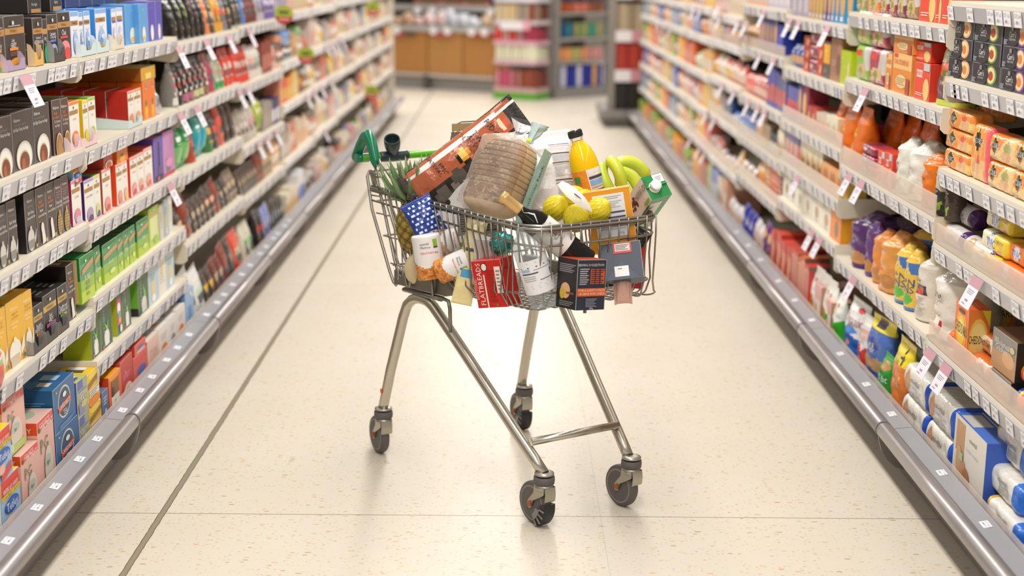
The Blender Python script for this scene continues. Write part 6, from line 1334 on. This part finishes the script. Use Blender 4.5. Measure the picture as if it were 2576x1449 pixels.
cb_=pack('cracker_carton','box','card','#2b3140',.095,.135,.085,1462,712,3.84,-2,34,8,'dark navy cracker box with an orange band at the front of the basket','cracker box',
 't .45 .9 .05 #d8d4d0 SERVING SUGGESTION;l .08 .4 .5 .84 8 #b8b4b8;r .45 .52 .95 .82 #c8562c;l .47 .93 .53 .81 7 #2b3140;r .6 .52 .63 .82 #2b3140;r .76 .52 .79 .82 #2b3140;r 0 .28 1 .44 #d8602c;t .5 .4 .05 #f0d8c0 FOR A LIGHT LUNCH;t .5 .33 .05 #f0d8c0 OR SERVE WITH CHEESE;l .3 .7 .06 .24 6 #8c90a0;t .5 .04 .04 #d8d8dc 185g',
 'r 0 0 1 1 #221d20;l .1 .9 .72 .9 5 #9a9294;e .45 .36 .24 .16 #d8a878;e .3 .3 .12 .12 #c8a82c;r .5 .3 .9 .34 #7c4a30;l .2 .9 .05 .16 3 #8a8284','r 0 0 1 1 #b8482c')
pack('navy_box','box','card','#343d4e',.115,.105,.06,1563,663,3.95,-7,-4,-14,'slate navy carton with a white sticker at the front right of the basket','navy box',
 'p #3e485a .1 0 .5 .5 .9 0;r .32 .08 .66 .36 #e9e6e6;r .4 .28 .5 .3 #555;r .34 .7 .78 .98 #c8332c;r .38 .76 .74 .96 #e8d0cc;l .4 .72 .78 .94 4 #555','','')
pack('red_box','box','card','#c4202a',.03,.13,.07,1602,665,4.06,4,0,8,'thin bright red box behind the navy carton','red box','')
pack('pink_packet','pillow','film','#cfa494',.1,.05,.035,1566,722,3.95,86,0,0,'pale pink packet lying under the navy carton','pink packet','')
pack('black_pouch','pillow','gloss','#1b1a1d',.05,.07,.04,1607,606,4.03,30,0,0,'small glossy black pouch beneath the milk carton','black pouch','')
mb=MB(); mb.ball((0,0,0),.045,22,16,'#d6c29a',sc=(.9,.8,1.1)); o=mb.obj('squash','skin',label='pale beige squash in the rear corner beneath the bean tins',cat='squash',group=GR); pose(o,1050,676,4.34)
pack('grey_text_bag','pillow','film','#8c8a84',.14,.09,.04,1206,560,4.16,-4,0,0,'crumpled grey bag with dark print under the loaf','grey bag','l .1 .9 .2 .9 9 #3c3a38;r .4 .5 .7 .8 #d8d6d0')
# pineapple
pn=mkobj('pineapple',None,label='whole pineapple with green crown in the rear corner of the trolley',cat='pineapple',group=GR)
mb=MB()
def pf(p,th,ph):
    t=th/PI; u=ph/(2*PI)*9; v=t*8
    a=math.sin(PI*(u+v))*math.sin(PI*(u-v)); return p*(1+.075*abs(a)**.7)
rsz=[]
def pcf(i,j):
    th=PI*(i+.5)/44; ph=2*PI*(j+.5)/72; t=th/PI; u=ph/(2*PI)*9; v=t*8; a=abs(math.sin(PI*(u+v))*math.sin(PI*(u-v)))
    return tuple(mixc('#4a4a1c',mixc('#b98a34','#8c7c30',.5+.5*math.sin(i*j*.37)),min(1,a*1.5)))
mb.ball((0,0,0),.056,72,44,sc=(1,1,1.5),fn=pf,colf=pcf); mb.obj('fruit','matt',pn)
mb=MB(); rr=random.Random(4); nleaf=46
for i in range(nleaf):
    t=i/nleaf; a=i*2.39996; up=R(20+62*t**.8); L_=.075+.075*math.sin(PI*min(1,t*.8+.25)); z0=.075+t*.028; out=V((math.cos(a),math.sin(a),0)); rs=[]
    for k in range(9):
        s_=k/8; el=up+R(26)*(s_-.4) if t<.5 else up+R(6)*(s_-.5)
        p=V((0,0,z0))+out*(.012+math.cos(el)*L_*s_)+V((0,0,math.sin(el)*L_*s_)); wd=(.0165*(1-s_)**.7*(.55+.45*min(1,s_*5+.3))+.0004); sd=V((0,0,1)).cross(out).normalized(); nn=(V((0,0,math.cos(el)))-out*math.sin(el))
        rs.append([p-sd*wd+nn*wd*.35,p,p+sd*wd+nn*wd*.35,p-nn*.0012])
    c0=mixc('#567a48','#88a272',rr.random()); mb.rings(rs,tuple(c0),colf=lambda i_,j_:tuple(mixc(c0,'#b5bd8c',.5*(j_==1)+.1*(i_>5))))
mb.obj('crown','matt',pn); pose(pn,1046,590,4.36,-8,0,6,(0,0,-.02))
# ---------------------------------------------------------------- far end of the aisle
def gnd(px,py): d=ray(px,py); t=-CAM.z/d.z; return CAM+d*t
def zat(px,py,p): # height on the vertical plane through ground point p that faces the camera
    q=at_plane(px,py,p,V((0,1,0))); return q.z
mb=MB(); mb.box(-1.76,-1.262,15.485,15.52,0,2.1,'#e0d6c8'); mb.obj('gondola_end','matt',label='tall cream board closing the far end of the left shelving',cat='shelving end')
class Run:
    """a straight front on the floor between two ground points, local x along it, y into it"""
    def __init__(s,a,b):
        s.a=V((a.x,a.y,0)); s.u=(V((b.x,b.y,0))-s.a); s.L=s.u.length; s.u.normalize(); s.rz=math.atan2(s.u.y,s.u.x)
    def z(s,px,py):
        d=ray(px,py); n=V((-s.u.y,s.u.x,0)); t=(s.a-CAM).dot(n)/d.dot(n); q=CAM+d*t; return (q-s.a).dot(s.u),q.z
    def empty(s,nm,label,cat): return mkobj(nm,None,None,s.a,s.rz,label=label,cat=cat)
    def w(s,x,y,z): return s.a+s.u*x+V((-s.u.y,s.u.x,0))*y+V((0,0,z))
def bxp(par,nm,x0,x1,y0,y1,z0,z1,col,mat='matt'):
    mb=MB(); mb.box(x0,x1,y0,y1,z0,z1,col); return mb.obj(nm,mat,par)
def good(rn,key,arg,x,y,z,w,h,d,label,grp,rz=0):
    nm,me,desc,mw,mh,md=product(key,arg,w,h,d,2); o=mkobj(nm,me,None,rn.w(x,y,z+.001),label=label,cat=nm.replace('_',' '),group=grp); o.rotation_euler=(0,0,rn.rz+rz); return o
# bread counter with wooden doors
rn=Run(gnd(900,213),gnd(1300,237)); ct=rn.empty('bread_counter','wooden-fronted bread counter with grey shelves at the far end of the aisle','counter')
z=lambda y,px=1120:rn.z(px,y)[1]
X=lambda px,py=150:rn.z(px,py)[0]
bxp(ct,'kick_plate',0,rn.L,.04,.1,0,z(199),'#a09e9c'); bxp(ct,'plinth_board',0,rn.L,.02,.1,z(199),z(193),'#b08a5c')
bxp(ct,'bumper_rail',0,rn.L,-.04,.02,z(194),z(187),'#c8c4c2')
xs=[X(900),X(1076),X(1165),X(1262),rn.L]
for i in range(4): bxp(ct,'wooden_door',xs[i]+.01,xs[i+1]-.01,0,.03,z(188),z(79),'#c08a4e' if i%2 else '#bd8446')
bxp(ct,'cabinet_carcass',0,rn.L,.03,.7,z(188),z(79),'#8a5a24')
bxp(ct,'rail_foot',xs[1]-.03,xs[1]+.03,-.06,.04,0,z(190),'#5c5a58')
bxp(ct,'counter_shelf',0,rn.L,-.05,.7,z(80),z(68),'#b9b6b2')
bxp(ct,'upper_shelf',0,rn.L,.25,.75,z(28),z(16),'#bcb8b4'); bxp(ct,'back_board',0,rn.L,.75,.78,z(80),z(-60),'#857a6e'); bxp(ct,'top_shelf',0,rn.L,.3,.75,z(-8),z(-18),'#a39d96')
for i,(px,py) in enumerate(((1006,75),(1098,76),(1133,77),(1194,79),(1226,80),(1028,28),(1066,28),(1212,34),(1246,36))):
    x,zz=rn.z(px,py); mb=MB(); mb.lathe([(.055,0),(.055,.006)],18,rn.w(x,-.07 if py>60 else .2,zz),(rn.u.y,-rn.u.x,0),col='#f4f2f4'); mb.obj('price_disc','matt',label=f"round white price disc, {ordw(i if i<5 else i-5)} along the {'counter' if i<5 else 'upper'} shelf of the bread counter",cat='price disc',group='round price discs on the bread counter')
for i,(px,w_,cc) in enumerate(((1010,.2,'#c23a4c'),(1118,.3,'#c04458'),(1205,.24,'#c0384c'),(1240,.2,'#b8343c'),(1038,.16,'#4c5048'))):
    x,zz=rn.z(px,86); mb=MB(); mb.box(-w_/2,w_/2,-.012,0,-.02,.02,cc); mb.v=[tuple(rn.w(x,0,zz)+rn.u*a+V((-rn.u.y,rn.u.x,0))*(b-.055)+V((0,0,c_))) for a,b,c_ in mb.v]; mb.obj('shelf_label','matt',label=f"{'dark grey' if i==4 else 'deep pink'} shelf label, {ordw(i)} under the bread counter shelf",cat='label',group='labels under the bread counter shelf')
pal=['#d8b898,#c89878','#e8ccc8,#dca8a8','#e4d4d4,#e8c0bc','#d8d8e0,#c8ccd8','#d4d8e0,#e4e4ec','#c8a888,#dcc0a4','#dccad4,#cdb0c0','#e0ccd0,#d0b8c0']
zc_=rn.z(1120,68)[1]; zu=rn.z(1120,16)[1]
for j in range(22):
    x=X(985)+j*.088; hh=.1+.07*math.sin(j*.9)**2+(.06 if 6<j<12 else 0)
    good(rn,'bread','pale_wrapped,'+pal[(j//3)%8],x,.02+.05*(j%2),zc_,.1,hh,.12,f"pale wrapped bread pack, {ordw(j)} along the bread counter shelf",'bread packs on the counter shelf')
for j in range(10):
    good(rn,'bread','brown_wrapped,'+('#b88c68,#c8a080' if j%3 else '#e0a8a0,#d88c84'),X(1000)+j*.12,.33,zu,.12,.07,.12,f"brown wrapped bread pack, {ordw(j)} along the bread counter's upper shelf",'bread packs on the upper shelf')
# promotional gondola with the green base
g0,g1,g2=gnd(1241,247),gnd(1346,254),gnd(1394,247)
rn=Run(g0,g1); rd=Run(g1,g2); gd=rn.empty('promotion_stand','grey promotion stand with a green base and pink shelf strips','display stand')
def pr_(r_,x0,x1,y,px): return r_.z(px,y)[1]
zl=lambda y:rn.z(1300,y)[1]
def prism(nm,pts,z0,z1,col,par=None):
    mb=MB(); k=[rn.a+0*rn.u]; P=[((q-rn.a).dot(rn.u),(q-rn.a).dot(V((-rn.u.y,rn.u.x,0)))) for q in pts]
    mb.rings([[(x,y,zz) for x,y in P] for zz in (z0,z1)],col,sm=False); return mb.obj(nm,'matt',par or gd)
bk=V((-rn.u.y,rn.u.x,0))*.45
foot=[g0,g1,g2,g2+bk,g0+bk]
prism('green_base',foot,0,zl(233),'#5faa34')
ins=lambda k:[g0+(bk*k),g1+bk*k*.6-rn.u*0,g2+bk*k*.4,g2+bk,g0+bk]
for nm,ya,yb,cc in (('bottom_shelf',233,221,'#c9a8a8'),('lower_shelf',163,152,'#d8b4c0'),('middle_shelf',114,103,'#e0b0c0'),('upper_shelf',62,52,'#dccfd4'),('top_shelf',6,-4,'#e4dce4')):
    prism(nm,ins(0),zl(ya),zl(yb),cc)
prism('back_column',[g0+bk*.75,g1+bk*.75,g2+bk*.8,g2+bk,g0+bk],0,zl(-80),'#8a8480')
for k_,(y0_,hh,cols) in enumerate(((221,.2,['#c44668,#c8b8b0','#c44668,#d87090','#c03a5c,#b8a8a0','#9c4a3c,#a89c90','#a05038,#8c4430','#8c4430,#a05038']),(152,.17,['#e9e8cc,#dcdcc0']*5),(103,.15,['#e03a34,#e8483c','#c8b8b0,#e03a34','#e03a34,#c8584c','#b8a098,#b84058','#b03a50,#b84860','#b03a50,#b84860']),(52,.19,['#d8c4a0,#e4d0ac','#e4cc9c,#d8c0a0','#e8cc98,#d8b888','#a08c78,#c8bcb0','#a08c78,#c8bcb0','#a08c78,#c8bcb0']))):
    n=len(cols); zz=zl(y0_)
    for j in range(n):
        good(rn,'winebx','%s,%s'%('cream pink wine tan'.split()[(1,0,2,3)[k_]],cols[j]),rn.L*(j+.08)/n,.03,zz,rn.L*.84/n,hh,.08,f"{'pink cream red tan'.split()[k_]} gift box, {ordw(j)} along the {'bottom lower middle upper'.split()[k_]} shelf of the promotion stand",'gift boxes on the promotion stand')
    for j in range(3):
        cc=[('#8c4434,#7a3c30'),('#e9e8cc,#dcdcc0'),('#a83850,#b04458'),('#8c4c38,#7a4030')][k_]
        good(rd,'winebx','side,'+cc,rd.L*(j+.1)/3,.03,zz,rd.L*.8/3,hh*(.9 if j else 1.1),.08,f"gift box, {ordw(j)} on the slanted right end of the promotion stand, {'bottom lower middle upper'.split()[k_]} shelf",'gift boxes on the promotion stand')
mb=MB(); a,za=rn.z(1262,74); b,zb=rn.z(1318,54); mb.box(a,b,-.03,-.02,za,zb,'#f0ecf2'); mb.box(b,b+.1,-.03,-.02,za,zb,'#e8a8b8'); o=mb.obj('promotion_sign','matt',label='white and pink sign card on the front of the promotion stand',cat='sign'); o.location=rn.a; o.rotation_euler=(0,0,rn.rz)
# grey wall shelving behind
rn=Run(gnd(1394,249),gnd(1532,239)); sh=rn.empty('wall_shelving','grey shelving behind the promotion stand with colourful packets','shelving')
zl=lambda y:rn.z(1460,y)[1]
bxp(sh,'base',0,rn.L,0,.5,0,zl(219),'#94908e'); bxp(sh,'back_panel',0,rn.L,.45,.5,0,zl(-80),'#4c443e')
for x in (0,rn.L-.05): bxp(sh,'upright',x,x+.06,-.02,.06,0,zl(-80),'#8d8884')
for y in (155,97,33,-14): bxp(sh,'shelf',0,rn.L,0,.5,zl(y+5),zl(y-2),'#a8a3a0')
rows=((219,.26,['#1c2a9c,#dcdce4','#2234a8,#e4e0e4','#1c2a9c,#e8b04c']),(153,.15,['#e89070,#e8b420','#e8906c,#f0c030','#90c080,#e8b030','#e08878,#e8b438','#e0b0a8,#c83c50','#e0b0a8,#d8687c']),(95,.17,['#243c8c,#2c9048','#2444a0,#3ca850','#3c9c4c,#e88868','#6cb070,#e07860','#50a858,#5870b0','#88b488,#e07c60']),(31,.1,['#b84c20,#d8783c']*2+['#e0785c,#e89080']*2+['#8c5840,#c86c48']*2),(31,.06,['#6c5468,#84707c']*4))
for k_,(y,hh,cols) in enumerate(rows):
    n=len(cols); zz=zl(y)+.005+(.105 if k_==4 else 0)
    for j in range(n): good(rn,'winebx','x,'+cols[j],.07+(rn.L-.14)*j/n,.04+(.02 if k_==4 else 0),zz,(rn.L-.14)/n*.94,hh,.12,f"{('blue','fruit-coloured','green and blue','orange','mauve')[k_]} box, {ordw(j)} along a shelf of the grey wall shelving",('blue','fruit-coloured','green and blue','orange','mauve')[k_]+' boxes on the grey wall shelving')
# end display of the right-hand run
Y0=14.28
def xz(px,py): q=at_plane(px,py,V((0,Y0,0)),V((0,1,0))); return q.x,q.z
ec=mkobj('end_display',None,None,(1.2,Y0,0),label='dark grey end display stand at the far end of the right shelving',cat='display stand')
def eb(nm,x0,x1,y0,y1,z0,z1,c_,mat='matt'): return bxp(ec,nm,x0-1.2,x1-1.2,y0-Y0,y1-Y0,z0,z1,c_,mat)
xl=xz(1522,300)[0]
eb('plinth',xl-.02,2.0,Y0-.06,Y0+.9,0.02,.09,'#6c6864'); eb('plinth_foot',xl+.02,2.0,Y0,Y0+.9,0,.02,'#1c1a19'); eb('plinth_top',xl-.04,2.0,Y0-.09,Y0+.9,.09,.17,'#8d8783')
eb('side_post',xl+.02,xl+.085,Y0-.02,Y0+.05,.17,2.1,'#8c8680'); eb('back_panel',xl+.08,2.0,Y0+.5,Y0+.55,.17,2.1,'#3a322c')
for y0_,y1_ in ((205,176),(105,77),(-2,-20)):
    z0_=xz(1560,y0_)[1]; z1_=xz(1560,y1_)[1]; eb('shelf',xl+.085,2.0,Y0-.02,Y0+.5,z0_,z1_,'#d9cfd0')
    x1_=xz(1588,100)[0]; eb('price_sign',xl+.09,x1_,Y0-.03,Y0-.021,z0_,z1_,'#eee8ec'); eb('offer_sign',x1_,x1_+.5,Y0-.03,Y0-.021,z0_,z1_,'#cf929c')
for k_,(ya,yb,cols,nn) in enumerate(((278,206,'#1c1613,#2e241c',4),(176,107,'#b02a1c,#c0442c',4),(77,6,'#a89478,#c0ae94',3))):
    z0_=xz(1560,ya)[1] if k_ else .171; hh=xz(1560,yb)[1]-z0_
    for j in range(nn):
        w_=.115 if nn==4 else .15; x=xl+.095+j*(w_+.01)
        nm,me,_,a_,b_,c_=product('winebx','x,'+cols,w_,hh-.01,.15,2); o=mkobj(nm,me,None,(x,Y0+.02,z0_+.001),label=f"{('black','red','beige')[k_]} gift box, {ordw(j)} from the post of the end display",cat='gift box',group=('black','red','beige')[k_]+' boxes on the end display')
